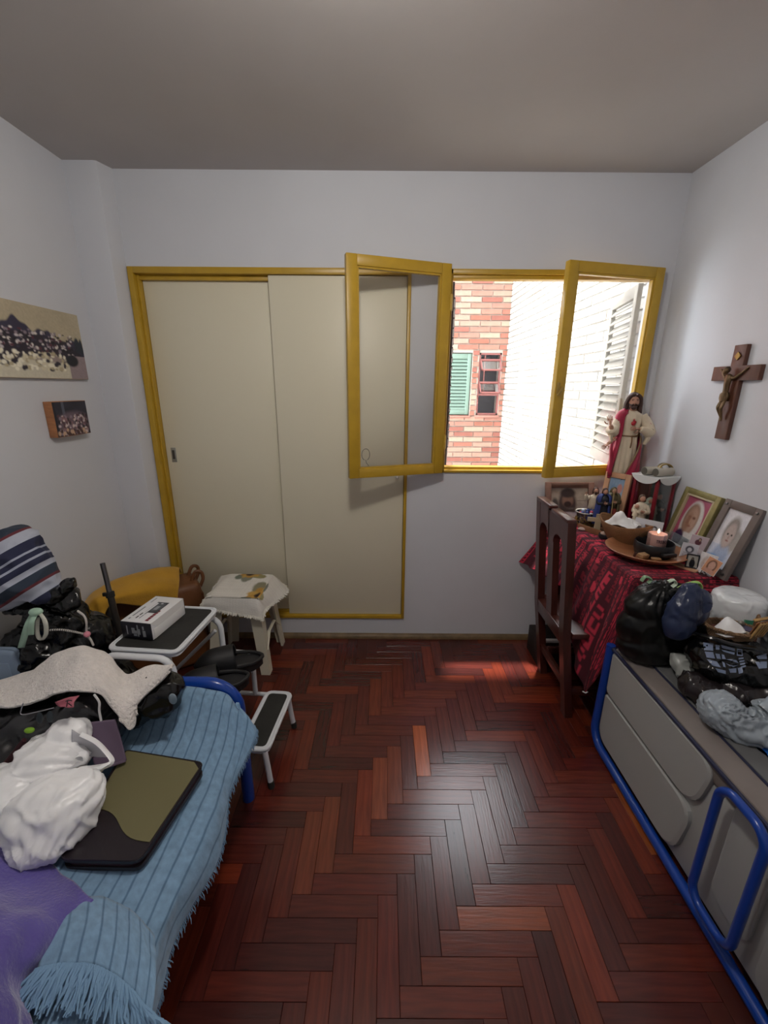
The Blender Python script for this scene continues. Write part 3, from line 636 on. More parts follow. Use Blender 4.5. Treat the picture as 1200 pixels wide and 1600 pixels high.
P('handle', MB().tube(cr(np.array([list(p) for p in hl]), 28, 0), .007, 6, flat=.35), wp, t)
hl = [at(95, 1195, y=.84), at(120, 1180, y=.85), at(132, 1178, y=.85), at(134, 1190, y=.845), at(118, 1196, y=.83), at(92, 1212, y=.81)]
P('handle', MB().tube(cr(np.array([list(p) for p in hl]), 24, 0), .008, 6, flat=.35), wp, t)
# ---- pile at the far end of the bed: clear bag of dark clothes, black bag, white towel
t = T('clothes_bag', 'clear plastic bag of dark clothes with a pink tag, under the white towel', 'bag')
me = blob([A(60, 1140, .98, (.13, .09, .075)), A(130, 1115, 1.0, (.085, .07, .07)), A(-30, 1150, .96, (.13, .10, .09)), A(165, 1130, 1.0, (.05, .05, .05)), A(20, 1170, .93, (.10, .08, .06))], .008, [(10, .010, 'n'), (24, .006, 'ridge')], zmin=.43, seed=11)
BL('dark_clothes', me, mat('dark_clothing', '#14121a', .8, bump=(30, .5, .01, 'noise')), t)
me2 = me.copy(); no = np.zeros(len(me2.vertices) * 3); me2.vertex_normals.foreach_get('vector', no); co = np.zeros_like(no); me2.vertices.foreach_get('co', co); co += no * .005; me2.vertices.foreach_set('co', co); me2.materials.clear(); BL('clear_wrap', me2, M['clear'], t)
o = P('pink_tag', surf([[at(86, 1097, y=.90), at(106, 1090, y=.905), at(124, 1087, y=.92)], [at(92, 1104, y=.895), at(104, 1100, y=.90), at(116, 1096, y=.90)], [at(102, 1104, y=.893), at(108, 1106, y=.89), at(115, 1105, y=.89)]], 8, 8), mat('pink_paper', '#b0606e', .6), t); solid(o, .002, 0)
pk0 = [at(104, 1104, y=.885), at(106, 1094, y=.885), at(109, 1099, y=.885), at(112, 1103, y=.885)]
P('tag_mark', MB().tube([pk0[0], pk0[1]], .0012, 5).tube([pk0[1] + Vector((-.006, 0, -.004)), pk0[1], pk0[1] + Vector((.01, 0, -.002))], .0012, 5).tube([pk0[2] + Vector((-.004, 0, 0)), pk0[3]], .0012, 5), M['ink'], t)
P('white_seam', MB().tube(cr(np.array([list(at(*p, y=.91)) for p in ((147, 1085), (155, 1097), (155, 1110), (158, 1126))]), 14, 0), .0028, 6), M['paper'], t)
P('plastic_rim_glint', MB().tube(cr(np.array([list(at(*p, y=.885)) for p in ((36, 1099), (33, 1116), (55, 1113), (84, 1106))]), 14, 0), .0014, 5), mat('plastic_glint', '#8d8b92', .3), t)  # opaque grey tube drawn as a glint along the clear wrap
for p in ((62, 1122), (78, 1120)): P('grey_print', MB().ball(at(*p, y=.875), (.008, .006, .018), 10, rot=(0, .2, 0)), mat('dark_teal_cloth', '#2a3238', .8), t)
o = P('lime_tag', MB().ball(at(46, 1141, y=.885), (.013, .008, .007), 12), mat('lime_cloth', '#7fae2a', .7)); tag(o, 'small lime green tag showing beside the white carrier bag', 'tag')
mb = MB()
for i in range(3): mb.tube(cr(np.array([list(at(-30, 1222 + i * 7, y=.86)), list(at(5, 1196 + i * 6, y=.86)), list(at(38, 1156 + i * 5, y=.875))]), 14, 0), .006, 8)
tag(P('striped_scarf', mb, mat('maroon_knit', '#3a141c', .9), smooth=60), 'rolled maroon knit scarf behind the white carrier bag', 'scarf')
t = T('small_black_bag', 'small tied black plastic bag under the towel tip by the blue end rail', 'bag')
me = blob([A(243, 1090, 1.05, (.068, .052, .056)), A(212, 1106, 1.05, (.075, .05, .042)), A(265, 1076, 1.06, (.038, .04, .046)), A(110, 1110, 1.08, (.20, .045, .07)), A(190, 1100, 1.07, (.08, .05, .06))], .008, [(12, .010, 'ridge'), (30, .005, 'ridge')], zmin=.425, seed=21)
BL('bag_body', me, M['blackplastic'], t)
o = P('grey_print', MB().ball(at(270, 1092, y=1.0), (.012, .006, .022), 10, rot=(.2, .2, 0)), mat('pale_grey_print', '#8fa0ad', .4), t)
tw = mat('white_terry', '#f0e9e4', .95, bump=(130, 1.0, .010, 'noise'), var=(60, .06), sheen=.3)
rr = lambda L_, y: [at(a, b, y=y + (c if c else 0)) for a, b, c in L_]
R4 = [rr([(-40, 1120, .06), (40, 1090, .06), (85, 1060, .06), (130, 1045, .06), (165, 1060, .06), (195, 1085, .05), (235, 1075, .04), (268, 1060, .03)], 1.16),
      rr([(-40, 1072, 0), (40, 1052, .02), (85, 1022, .03), (130, 1006, .04), (166, 1022, .03), (196, 1054, .0), (236, 1041, .0), (270, 1034, 0)], 1.13),
      rr([(-40, 1082, 0), (40, 1068, 0), (85, 1045, 0), (130, 1032, 0), (164, 1046, 0), (194, 1072, -.02), (230, 1055, .02), (270, 1037, .03)], 1.05),
      rr([(-42, 1094, 0), (40, 1085, 0), (85, 1068, 0), (128, 1060, 0), (162, 1070, -.01), (196, 1100, -.01), (226, 1072, .03), (268, 1042, .05)], .985),
      rr([(-42, 1101, 0), (38, 1097, 0), (84, 1085, 0), (124, 1080, 0), (162, 1088, 0), (199, 1140, -.01), (214, 1104, .03), (262, 1049, .07)], .955)]
o = P('terry_towel', surf(R4, 90, 130, .014, 8, 6, amp2=.005, nsc2=26, xmin=XL + .012), tw, smooth=180); solid(o, .007)
tag(o, 'rumpled white terry towel draped over the bags at the far end of the bed', 'towel')
# ---- step stool with three treads
t = T('step_stool', 'white tubular step stool with three black rubber treads, beyond the bed rail', 'step stool', (-.405, 1.37, 0), -.085)
HW = .150
def tread(x0, x1, z):
    mb = MB(); r = .02
    out = [Vector((x0, -HW)), Vector((x1, -HW)), Vector((x1, HW)), Vector((x0, HW))]
    mb.ext([tuple(p) for p in rquad(out, .03)], .020, Matrix.Translation((0, 0, z - .022)))
    mb.tube([(p.x, p.y, z - .004) for p in rquad(out, .03)], .006, 8, closed=True)
    o = P('tread', mb, M['white'], t)
    i2 = [Vector((x0 + .014, -HW + .014)), Vector((x1 - .014, -HW + .014)), Vector((x1 - .014, HW - .014)), Vector((x0 + .014, HW - .014))]
    P('rubber_mat', MB().ext([tuple(p) for p in rquad(i2, .018)], .004, Matrix.Translation((0, 0, z - .003))), M['rubber'], o, smooth=30)
tread(-.105, .004, .18); tread(-.262, -.150, .375); tread(-.540, -.285, .57)
def leg(pts, r=.0105): P('leg', MB().tube(pts, r, 10), M['white'], t)
for s_ in (-1, 1):
    y = s_ * (HW - .008); yo = s_ * (HW + .004)
    leg([(-.012, y, .165), (-.006, y, .10), (0.004, y + s_ * .004, .004)])
    P('foot_cap', MB().tube([(.004, y + s_ * .004, .0), (.003, y + s_ * .004, .03)], .012, 10), M['rubber'], t)
    leg([(-.155, y, .36), (-.155, y, .17)])
    P('side_bar', MB().tube([(-.02, y, .168), (-.155, y, .168), (-.42, y, .168)], .009, 8), M['white'], t)
    # side frame: front leg, rounded top bar under the top tread, rear leg
    yo = s_ * (HW + (.035 if s_ < 0 else .006)); zt_ = .518 if s_ < 0 else .47
    q = [(-.285, yo, .010), (-.285, yo, zt_)] + [(-.285 - .05 + .05 * math.cos(a), yo, zt_ + .05 * math.sin(a)) for a in np.linspace(0, PI / 2, 6)[1:]] + [(-.53 + .05 - .05 * math.sin(a), yo, zt_ + .05 * math.cos(a)) for a in np.linspace(0, PI / 2, 6)] + [(-.535, yo, .30), (-.57, yo, .010)]
    leg(q, .0115)
    P('brace', MB().tube([(-.31, yo, .46), (-.545, yo, .22)], .008, 8), M['white'], t)
# ---- product box on the top tread
bt = [at(192, 996, z=.575), at(239, 1001, z=.575), at(293, 958, z=.575)]
ux = (bt[1] - bt[0]); uy = (bt[2] - bt[1]); wd = ux.length; ln = uy.length; rz = math.atan2(ux.y, ux.x)
perp = Vector((-ux.y, ux.x, 0)).normalized(); ln = uy.dot(perp); hB = .066
t = T('product_box', 'white carton with black ends and red print, on the top tread of the step stool', 'box', tuple((bt[0] + bt[1]) / 2) , rz)
P('carton', MB().b2((-wd / 2, .003, 0), (wd / 2, ln - .003, hB), .0012), mat('white_carton', '#e4e4e6', .5), t)
P('end_face', MB().b2((-wd / 2 + .0005, 0, .0005), (wd / 2 - .0005, .0035, hB - .0005), .0006), mat('black_carton_end', '#121220', .4), t, label='black printed end')
P('end_face', MB().b2((-wd / 2 + .0005, ln - .0035, .0005), (wd / 2 - .0005, ln, hB - .0005), .0006), mat('black_carton_end2', '#121220', .4), t, label='black printed end')
P('side_flap', MB().b2((wd / 2 - .0004, .012, .0), (wd / 2 + .0012, ln - .008, hB * .58), .0004), M['paper'], t)
P('side_flap', MB().add([(wd / 2 + .0006, .004, hB), (wd / 2 + .0012, .030, hB * .58), (wd / 2 + .0012, ln - .03, hB * .58), (wd / 2 + .0006, ln - .004, hB)], [(0, 1, 2, 3)]), M['paper'], t)
ipr = Img(48, 30, '#3b3d42'); ipr.ell(.55, .5, .42, .42, '#55585d', .2); ipr.rect(.30, .35, .62, .62, '#9a9da2'); ipr.ell(.86, .5, .05, .1, '#c9cbd0', .3); ipr.rect(0, .80, .9, .97, '#e4e4e6')
P('printed_photo', panel(ipr, .078, .047), M['print'], t, smooth=0, loc=(wd * .26, ln - .085, hB + .0006), rot=(-PI / 2, 0, -PI / 2 + PI))
def bars(name, items, m, z):
    mb = MB()
    for x, y, w, l in items: mb.b2((x - w / 2, y - l / 2, z), (x + w / 2, y + l / 2, z + .0005))
    P(name, mb, m, t, smooth=0, kind='stuff')
bars('lettering', [(-wd * .34, .022 + i * .0052, .0058, .0038) for i in range(17) if i not in (2, 3)] + [(-wd * .36, ln - .052 + i * .004, .003, .003) for i in range(9)], M['greyink'], hB)
bars('lettering', [(-wd * .16, .030 + i * .0042, .0050, .0032) for i in range(9) if i != 4], M['ink'], hB)
bars('lettering', [(-wd * .05, .030 + i * .0036, .0036, .0026) for i in range(14) if i not in (7,)], M['greyink'], hB)
bars('lettering', [(wd * .26, .022 + i * .0125, .012, .0105) for i in range(6)], M['redink'], hB)
mb = MB()
for x, z, w, h in ((-.036, .034, .004, .034), (-.012, .033, .012, .022), (-.004, .028, .012, .012), (.006, .034, .005, .046), (.012, .030, .005, .022), (.030, .024, .011, .024), (.028, .046, .006, .014), (-.006, .016, .012, .008)): mb.b2((x - w / 2, -.0006, z - h / 2), (x + w / 2, .001, z + h / 2))
P('lettering', mb, M['greyink'], t, smooth=0, kind='stuff')
# ---- clogs on the middle tread
blk = mat('black_foam_rubber', '#131316', .55); blk2 = mat('black_insole', '#1d1d20', .6)
def clog(loc, rz, label):
    t = T('clog', label, 'shoe', loc, rz, 'pair of black clogs')
    L_ = .235; hw = lambda s_: .030 + .018 * math.sin(min(1, max(0, s_)) * PI * .9) ** .8 + .004 * s_
    ol = []; n = 18
    for i in range(n + 1): s_ = i / n; x = L_ * (s_); ol.append((x, hw(s_) * min(1, (4 * s_) ** .5 + .15) * (1 if s_ < .82 else max(.12, math.cos((s_ - .82) / .18 * 1.45)))))
    outline = [(-x, y) for x, y in ol] + [(-x, -y) for x, y in ol[::-1]]
    P('sole', MB().ext(outline, .026), blk, t)
    P('insole', MB().ext([(x * .96 - .004, y * .86) for x, y in outline], .003, Matrix.Translation((0, 0, .0262))), blk2, t)
    rows = []
    for s_ in np.linspace(.40, 1.0, 9):
        w = hw(s_) * (1 if s_ < .82 else max(.12, math.cos((s_ - .82) / .18 * 1.45))); hh = .098 - .012 * (s_ - .4) - (.045 * ((s_ - .7) / .3) ** 2 if s_ > .7 else 0)
        rows.append([(-L_ * s_ - .012 * (math.sin(a)), w * math.cos(a), .022 + (hh - .022) * math.sin(a) ** .7) for a in np.linspace(0, PI, 11)])
    o = P('upper', surf(rows, 22, 26), blk, t, smooth=180); solid(o, .006, 1)
    rim = [(-L_ * s_, hw(s_) * min(1, (4 * s_) ** .5 + .15), .034 + .022 * max(0, (s_ - .15))) for s_ in np.linspace(.42, .0, 10)]
    rim = rim + [(x, -y, z) for x, y, z in rim[::-1]]
    P('collar', MB().tube(rim, .0075, 8), blk, t); return t
clog((-.500, 1.335, .377), .42, 'black backless clog on the middle step, the nearer of the pair')
clog((-.480, 1.452, .377), .36, 'black backless clog on the middle step, behind its twin')
# ---- plastic stool with a sunflower towel
pl = mat('ivory_plastic', '#d8d3c0', .4)
t = T('plastic_stool', 'ivory moulded plastic stool in front of the closet door', 'stool', (-.740, 2.020, 0), -.03)
P('seat', MB().box((0, 0, .418), (.255, .255, .022), .008).box((0, 0, .395), (.235, .235, .03), .004), pl, t)
for sx in (-1, 1):
    for sy in (-1, 1):
        a, b = Vector((sx * .108, sy * .108, .41)), Vector((sx * .148, sy * .140, 0)); mb = MB()
        def sec(p, w, tk):
            return [(p.x + sx * tk, p.y + sy * tk, p.z), (p.x + sx * tk, p.y - sy * w, p.z), (p.x - sx * .002 + sx * tk * .2, p.y - sy * w, p.z), (p.x, p.y, p.z), (p.x - sx * w, p.y + sy * tk * .2, p.z), (p.x - sx * w, p.y + sy * tk, p.z)]
        s0, s1 = sec(a, .045, .012), sec(b, .034, .012); mb.add(s0 + s1, [(i, (i + 1) % 6, 6 + (i + 1) % 6, 6 + i) for i in range(6)] + [(0, 1, 2, 3, 4, 5), (6, 7, 8, 9, 10, 11)])
        P('leg', mb, pl, t, smooth=20)
for sx in (-1, 1): P('stretcher', MB().tube([(sx * .143, -.12, .13), (sx * .138, -.05, .20), (sx * .136, .05, .20), (sx * .143, .12, .13)], .009, 8, flat=.6), pl, t)
def sunflower(im, cx, cy, r, rot):
    for a_, c_ in ((.5, '#84897c'), (1.5, '#8d8a72'), (3.6, '#7b8478'), (4.5, '#8a8d7e'), (5.6, '#a0986c')):
        a = rot + a_; im.ell(cx + r * .62 * math.cos(a), cy + r * .62 * math.sin(a), r * .50, r * .36, c_, .2, a)
    for k in range(8):
        a = rot + k * 2 * PI / 8; im.ell(cx + r * .34 * math.cos(a), cy + r * .34 * math.sin(a), r * .34, r * .22, '#c9a052' if k % 2 else '#bd8f42', .25, a)
    im.ell(cx, cy, r * .27, r * .27, '#4a3524', .3); im.ell(cx, cy, r * .13, r * .13, '#2b1d15', .3)
im = Img(170, 150, '#e6e3dc'); sunflower(im, .42, .84, .13, .2); sunflower(im, .61, .52, .165, .5)
for q in range(0, 150, 5): im.a[q] *= .95
for q in range(0, 170, 4): im.a[:, q] *= .965
zt = .436
R5 = [[(-.175, .155, .40), (-.12, .152, .424), (-.08, .150, .427), (0, .148, .428), (.09, .15, .426), (.122, .152, .415), (.165, .155, .375), (.188, .15, .350)],
      [(-.165, .132, zt - .014), (-.12, .130, zt - .001), (-.08, .130, zt), (0, .130, zt), (.10, .130, zt), (.126, .130, zt - .006), (.168, .118, .385), (.198, .105, .350)],
      [(-.150, .02, zt - .012), (-.125, .02, zt - .001), (-.08, .02, zt), (0, .02, zt), (.11, .02, zt), (.130, .02, zt - .006), (.162, .02, .390), (.185, .01, .358)],
      [(-.142, -.11, zt - .012), (-.125, -.115, zt - .001), (-.08, -.118, zt), (0, -.12, zt), (.10, -.12, zt), (.128, -.115, zt - .006), (.148, -.095, .396), (.158, -.08, .366)],
      [(-.145, -.128, zt - .016), (-.125, -.130, zt - .006), (-.08, -.132, zt - .005), (0, -.132, zt - .005), (.09, -.132, zt - .006), (.122, -.130, zt - .012), (.140, -.120, .388), (.148, -.110, .360)],
      [(-.158, -.146, .394), (-.13, -.143, .404), (-.08, -.142, .404), (0, -.144, .398), (.09, -.146, .392), (.120, -.146, .386), (.138, -.138, .366), (.142, -.134, .345)],
      [(-.165, -.150, .362), (-.135, -.146, .378), (-.08, -.146, .374), (0, -.150, .360), (.09, -.154, .350), (.118, -.154, .342), (.134, -.148, .336), (.138, -.144, .325)]]
sf = surf(R5, 110, 130, .004, 18, 4, img=im)
t2 = P('sunflower_towel', sf, mat('printed_terry', rough=.95, attr=True, bump=(220, .6, .003, 'noise')), smooth=180, loc=(-.740, 2.020, 0), rot=(0, 0, -.03)); solid(t2, .005)
tag(t2, 'white fringed towel printed with sunflowers, lying over the plastic stool', 'towel')
mb = MB()
for Ed in (sf.G[-1], sf.G[:, -1], sf.G[0], sf.G[:, 0]):
    for i in range(0, len(Ed) - 1):
        p = Ed[i]; c_ = np.array([0, 0, .39]); out = (p - c_); out[2] = 0; out /= np.linalg.norm(out) + 1e-6
        for k in range(2):
            d = out * random.uniform(.004, .012) + np.array([random.gauss(0, .004), random.gauss(0, .004), -random.uniform(.006, .014)]); mb.tube([p, p + d * .6, p + d], [.003, .003, .0016], 4)
P('fringe', mb, mat('white_fringe', '#dcd9d0', .95), t2, kind='stuff')
# ---- brown case in the corner with a mustard cloth, crutch
br = mat('brown_leather', '#6e4426', .5, bump=(60, .2, .004, 'noise'), var=(8, .25))
t = T('travel_bag', 'tan brown leather bag with upright handles in the corner, under a mustard cloth', 'bag', (-1.155, 1.945, 0), .62)
P('body', MB().box((0, 0, .235), (.40, .20, .47), .035, seg=3), br, t)
P('side_panel', MB().box((.203, 0, .22), (.012, .15, .36), .005), mat('brown_leather_dark', '#573219', .5), t)
for y in (-.05, .05): P('handle', MB().tube(cr(np.array([(.20, y, .43), (.218, y, .47), (.212, y * .9, .505), (.185, y * .8, .51), (.16, y * .8, .46)]), 20, 0), .009, 8), br, t)
for z in (.08, .30): P('strap', MB().box((.2, -.103, z), (.03, .008, .12), .003), br, t)
my = mat('mustard_cloth', '#c19126', .9, bump=(150, .5, .003, 'noise'), var=(12, .1), sheen=.2)
Y = lambda px, py, y: at(px, py, y=y)
R6 = [[Y(120, 985, 1.80), Y(150, 935, 1.90), Y(185, 912, 1.98), Y(225, 898, 2.04), Y(262, 892, 2.10), Y(284, 893, 2.12)],
      [Y(124, 955, 1.68), Y(146, 925, 1.76), Y(185, 902, 1.86), Y(228, 892, 1.94), Y(264, 888, 2.02), Y(280, 889, 2.06)],
      [Y(128, 950, 1.64), Y(148, 932, 1.68), Y(185, 915, 1.77), Y(228, 904, 1.86), Y(264, 902, 1.94), Y(281, 905, 1.98)],
      [Y(128, 962, 1.60), Y(146, 944, 1.62), Y(186, 930, 1.70), Y(228, 922, 1.79), Y(262, 920, 1.87), Y(279, 922, 1.92)],
      [Y(136, 972, 1.585), Y(158, 972, 1.60), Y(176, 945, 1.67), Y(216, 946, 1.76), Y(254, 950, 1.84), Y(276, 942, 1.90)]]
o = P('mustard_cloth', surf(R6, 50, 60, .010, 9, 9, xmin=XL + .012), my, smooth=180); solid(o, .006)
tag(o, 'mustard yellow cloth thrown over the brown bag in the corner', 'cloth')
R7 = [[Y(128, 945, 1.64), Y(146, 935, 1.66), Y(164, 930, 1.68)], [Y(130, 962, 1.60), Y(148, 958, 1.615), Y(168, 950, 1.63)], [Y(142, 972, 1.595), Y(156, 976, 1.60), Y(168, 964, 1.61)]]
t = T('crutch', 'grey metal crutch tube with a black collar, in front of the mustard cloth', 'crutch')
a, b = at(160, 880, x=-1.10), at(192, 1010, x=-1.06); d = (b - a).normalized(); e = a + d * .78
e.z = max(e.z, .0)
P('pole', MB().tube([a, a + (e - a) * .17], .0095, 12), mat('worn_steel', '#77777a', .3, metal=.9), t)
P('lower_pole', MB().tube([a + (e - a) * .155, e], .0125, 12), mat('dark_steel', '#4b4744', .4, metal=.7), t)
c_ = a + (e - a) * .165
P('collar', MB().tube([c_ - d * .008, c_ + d * .012], .016, 14).box(c_ + Vector((-.018, 0, -.002)), (.022, .010, .016), .003), M['rubber'], t)
# ---- tall black sack with the striped textile on top
t = T('tied_sack', 'tall black plastic sack tied with a mint ribbon, standing behind the bed', 'sack')
kn = at(63, 958, y=1.34)
me = blob([A(70, 1030, 1.36, (.13, .10, .16)), A(120, 1010, 1.40, (.11, .10, .13)), A(150, 1040, 1.44, (.10, .10, .14)), A(95, 975, 1.38, (.09, .08, .09)), A(140, 1000, 1.43, (.09, .08, .10)), A(63, 958, 1.35, (.045, .04, .05)), (-1.14, 1.40, .22, .17, .14, .22), A(105, 935, 1.36, (.05, .04, .04)), A(40, 1060, 1.34, (.12, .1, .14))],
          .009, [(9, .012, 'ridge'), (22, .007, 'ridge')], [(tuple(kn), (-.5, 0, 1), 18, .016, .16)], zmin=.004, seed=31, xmin=XL + .012)
BL('sack_body', me, M['blackplastic'], t)
me = blob([A(84, 932, 1.33, (.045, .03, .026), (0, -.5, 0)), A(104, 916, 1.33, (.042, .022, .020), (0, -.6, 0)), A(48, 948, 1.34, (.05, .04, .018)), A(25, 950, 1.34, (.035, .035, .016))], .005, [(30, .006, 'ridge')], seed=5)
BL('gathered_top', me, M['blackplastic'], t)
mint = mat('mint_ribbon', '#a9c9b4', .7); mint2 = mat('pale_ribbon', '#cfcfc2', .7)
def ribbon(pts, w, m, name='ribbon'):
    Cc = cr(np.array([list(p) for p in pts]), 18, 0); sd = np.array([1, .1, .05]); G = np.stack([Cc - sd * w / 2, Cc, Cc + sd * w / 2], 1); mb = MB(); mb.grid(G); o = P(name, mb, m, t, smooth=180); solid(o, .0025, 0)
ry = 1.225
ribbon([at(55, 955, y=ry + .04), at(44, 975, y=ry), at(37, 998, y=ry), at(33, 1012, y=ry + .01)], .022, mint)
ribbon([at(57, 955, y=ry + .03), at(49, 972, y=ry - .005), at(48, 992, y=ry)], .020, mint)
ribbon([at(60, 955, y=ry + .03), at(70, 970, y=ry - .01), at(72, 990, y=ry - .01), at(64, 1000, y=ry), at(58, 988, y=ry + .01), at(58, 965, y=ry + .02)], .014, mint2)
P('ribbon_knot', MB().ball(at(56, 956, y=ry + .02), (.022, .016, .013), 12), mint, t)
cord = mat('cord_white', '#cfc9c4', .8)
for pts in ([(72, 985), (95, 984), (115, 987), (133, 991)], [(122, 955), (131, 962), (135, 972), (135, 989)], [(137, 993), (142, 1000), (146, 1008)]):
    Cc = cr(np.array([list(at(*p, y=1.255)) for p in pts]), 40, 0); mb = MB()
    mb.tube(Cc, .0026, 6); o = P('beaded_cord', mb, M['ink'], t)
    bd = MB()
    for i in range(0, 40, 2): bd.ball(Cc[i], .0036, 6)
    P('white_beads', bd, cord, o, kind='stuff')
P('pink_bead', MB().ball(at(136, 991, y=1.25), .0105, 14), mat('pink_bead', '#d9899a', .4), t)
# striped textile
st_m = bpy.data.materials.new('striped_jersey'); st_m.use_nodes = True; N = st_m.node_tree.nodes; L = st_m.node_tree.links; pb = N['Principled BSDF']; pb.inputs['Roughness'].default_value = .9
tcn = N.new('ShaderNodeTexCoord'); mpn = N.new('ShaderNodeMapping'); mpn.inputs['Rotation'].default_value = (0, math.radians(32), 0); L.new(tcn.outputs['Object'], mpn.inputs[0]); sx_ = N.new('ShaderNodeSeparateXYZ'); L.new(mpn.outputs[0], sx_.inputs[0])
mm = N.new('ShaderNodeMath'); mm.operation = 'MULTIPLY'; mm.inputs[1].default_value = 1 / .175; L.new(sx_.outputs['Z'], mm.inputs[0]); mf = N.new('ShaderNodeMath'); mf.operation = 'FRACT'; L.new(mm.outputs[0], mf.inputs[0])
rp = N.new('ShaderNodeValToRGB'); rp.color_ramp.interpolation = 'CONSTANT'; els = rp.color_ramp.elements
cols = [(0, '#2b2f4a'), (.18, '#b4b9c8'), (.38, '#6a3038'), (.43, '#2f3a4a'), (.60, '#b4b9c8'), (.70, '#2b2f4a'), (.82, '#a9afc0'), (.86, '#2b2f4a'), (.96, '#a9afc0')]
els[0].position = 0; els[0].color = (*lin(cols[0][1]), 1); els[1].position = cols[1][0]; els[1].color = (*lin(cols[1][1]), 1)
for p_, c_ in cols[2:]: e_ = els.new(p_); e_.color = (*lin(c_), 1)
L.new(mf.outputs[0], rp.inputs[0]); L.new(rp.outputs[0], pb.inputs['Base Color'])
me = blob([A(28, 882, 1.34, (.095, .10, .11)), A(42, 905, 1.33, (.085, .09, .07)), A(26, 852, 1.35, (.07, .08, .065)), A(5, 920, 1.33, (.10, .09, .07)), A(72, 925, 1.335, (.055, .06, .035)), A(-30, 890, 1.34, (.10, .09, .12))], .007, [(9, .012, 'n'), (20, .006, 'ridge')], seed=14, xmin=XL + .012)
o = BL('striped_jersey', me, st_m); tag(o, 'bundled navy and white striped jersey on top of the tied black sack', 'jersey')
# ---- pale blue plastic panel by the wall
o = P('cushion', MB().box((-1.316, 1.262, .285), (.108, .030, .57), .022, seg=4), mat('pale_blue_plastic', '#8fa2b8', .45)); tag(o, 'pale blue rounded cushion standing by the left wall behind the bed rail', 'cushion')
P('cushion_rib', MB().box((-1.316, 1.246, .30), (.05, .006, .44), .003), o.data.materials[0], o)

# ================================================================ RIGHT SIDE
# ---- upholstered day bed with a blue tube frame
t = T('day_bed', 'grey upholstered day bed with a blue tubular frame along the right wall', 'day bed', (1.125, .35, 0))
gry = mat('grey_vinyl', '#a7a8a6', .55, bump=(120, .12, .002, 'noise')); gry2 = mat('grey_vinyl_edge', '#85847f', .55); taupe = mat('taupe_fabric', '#837a76', .9, bump=(200, .4, .002, 'weave'), var=(14, .06)); slate = mat('slate_fabric', '#68696a', .9, bump=(200, .4, .002, 'weave')); navy = mat('navy_piping', '#191d3c', .6)
x0 = .905 - 1.125; yb = .35
def yz(y, z): return (y - yb, z)
P('body', MB().b2((x0 + .012, -.75 - yb, .035), (.215, 1.44 - yb, .40), .012), gry, t)
def pad(poly, d, rr, m=gry, name='front_panel', xf=x0 + .012):
    q = rquad([Vector(p) for p in poly], rr, 7) if not isinstance(rr, list) else None
    if q is None:
        q = []
        for i in range(4):
            p, a, b = (Vector(poly[j % 4]) for j in (i, i - 1, i + 1)); u_ = (a - p).normalized() * rr[i]; v_ = (b - p).normalized() * rr[i]
            for k_ in range(7): f_ = k_ / 6; q.append(p + u_ * (1 - f_) ** 2 + v_ * f_ ** 2)
    b = bmesh.new(); n_ = len(q)
    vs0 = [b.verts.new((0, p.x, p.y)) for p in q]; c_ = sum(q, Vector((0, 0))) / n_
    sh = lambda p, e: c_ + (p - c_) * (1 - e / max((p - c_).length, .02))
    vs1 = [b.verts.new((-d * .75, p.x, p.y)) for p in q]; vs2 = [b.verts.new((-d, sh(p, .010).x, sh(p, .010).y)) for p in q]
    for A_, B_ in ((vs0, vs1), (vs1, vs2)):
        for i in range(n_): b.faces.new((A_[i], A_[(i + 1) % n_], B_[(i + 1) % n_], B_[i]))
    b.faces.new(vs2)
    return P(name, MB().bm(b, Matrix.Translation((xf, 0, 0))), m, t, smooth=22)
pad([yz(1.432, .272), yz(.93, .272), yz(.895, .452), yz(1.432, .452)], .016, [.02, .075, .055, .02])
pad([yz(1.432, .052), yz(.96, .052), yz(.925, .262), yz(1.432, .262)], .016, [.06, .07, .07, .02])
pad([yz(.825, .105), yz(.70, .105), yz(.70, .458), yz(.825, .458)], .008, [.045, .045, .045, .045])
pad([yz(.665, .052), yz(-.5, .052), yz(-.5, .452), yz(.665, .452)], .014, [.06, .06, .05, .05])
P('mattress', MB().b2((x0 + .004, -.75 - yb, .40), (.222, 1.445 - yb, .470), .016), taupe, t)
P('mattress_top', MB().b2((x0 + .085, -.75 - yb, .455), (.222, 1.44 - yb, .478), .008), slate, t)
P('piping', MB().tube([(x0 - .001, 1.435 - yb, .462), (x0 - .001, -.7 - yb, .462)], .006, 8).tube([(x0 - .001, 1.435 - yb, .462), (.2, 1.44 - yb, .462)], .006, 8), navy, t, label='navy piping')
P('seam', MB().tube([(x0 + .083, 1.435 - yb, .472), (x0 + .083, -.7 - yb, .472)], .0035, 6), navy, t)
q = [(x0, 1.452 - yb, .47), (x0, 1.455 - yb, .30), (x0 - .004, 1.455 - yb, .10)] + [(x0 - .004, 1.455 - .07 + .07 * math.cos(a) - yb, .088 - .07 * math.sin(a)) for a in np.linspace(0, PI / 2, 7)] + [(x0 - .004, -.7 - yb, .018)]
P('frame_tube', MB().tube(q, .0165, 12), M['blue'], t)
P('frame_tube', MB().tube([(.21, 1.452 - yb, .47), (.21, 1.452 - yb, .02)], .0165, 12), M['blue'], t)
def rr3(y0, y1, z0, z1, r, x, n=8):
    o = []
    for cy, cz, a0 in ((y1 - r, z1 - r, 0), (y0 + r, z1 - r, PI / 2), (y0 + r, z0 + r, PI), (y1 - r, z0 + r, 1.5 * PI)):
        o += [(x, cy + r * math.cos(a0 + b) - yb, cz + r * math.sin(a0 + b)) for b in np.linspace(0, PI / 2, n)]
    return o
P('loop_handle', MB().tube(rr3(.700, .838, .085, .478, .045, x0 - .034), .0115, 12, closed=True), M['blue'], t, label='blue tubular loop standing off the panel')
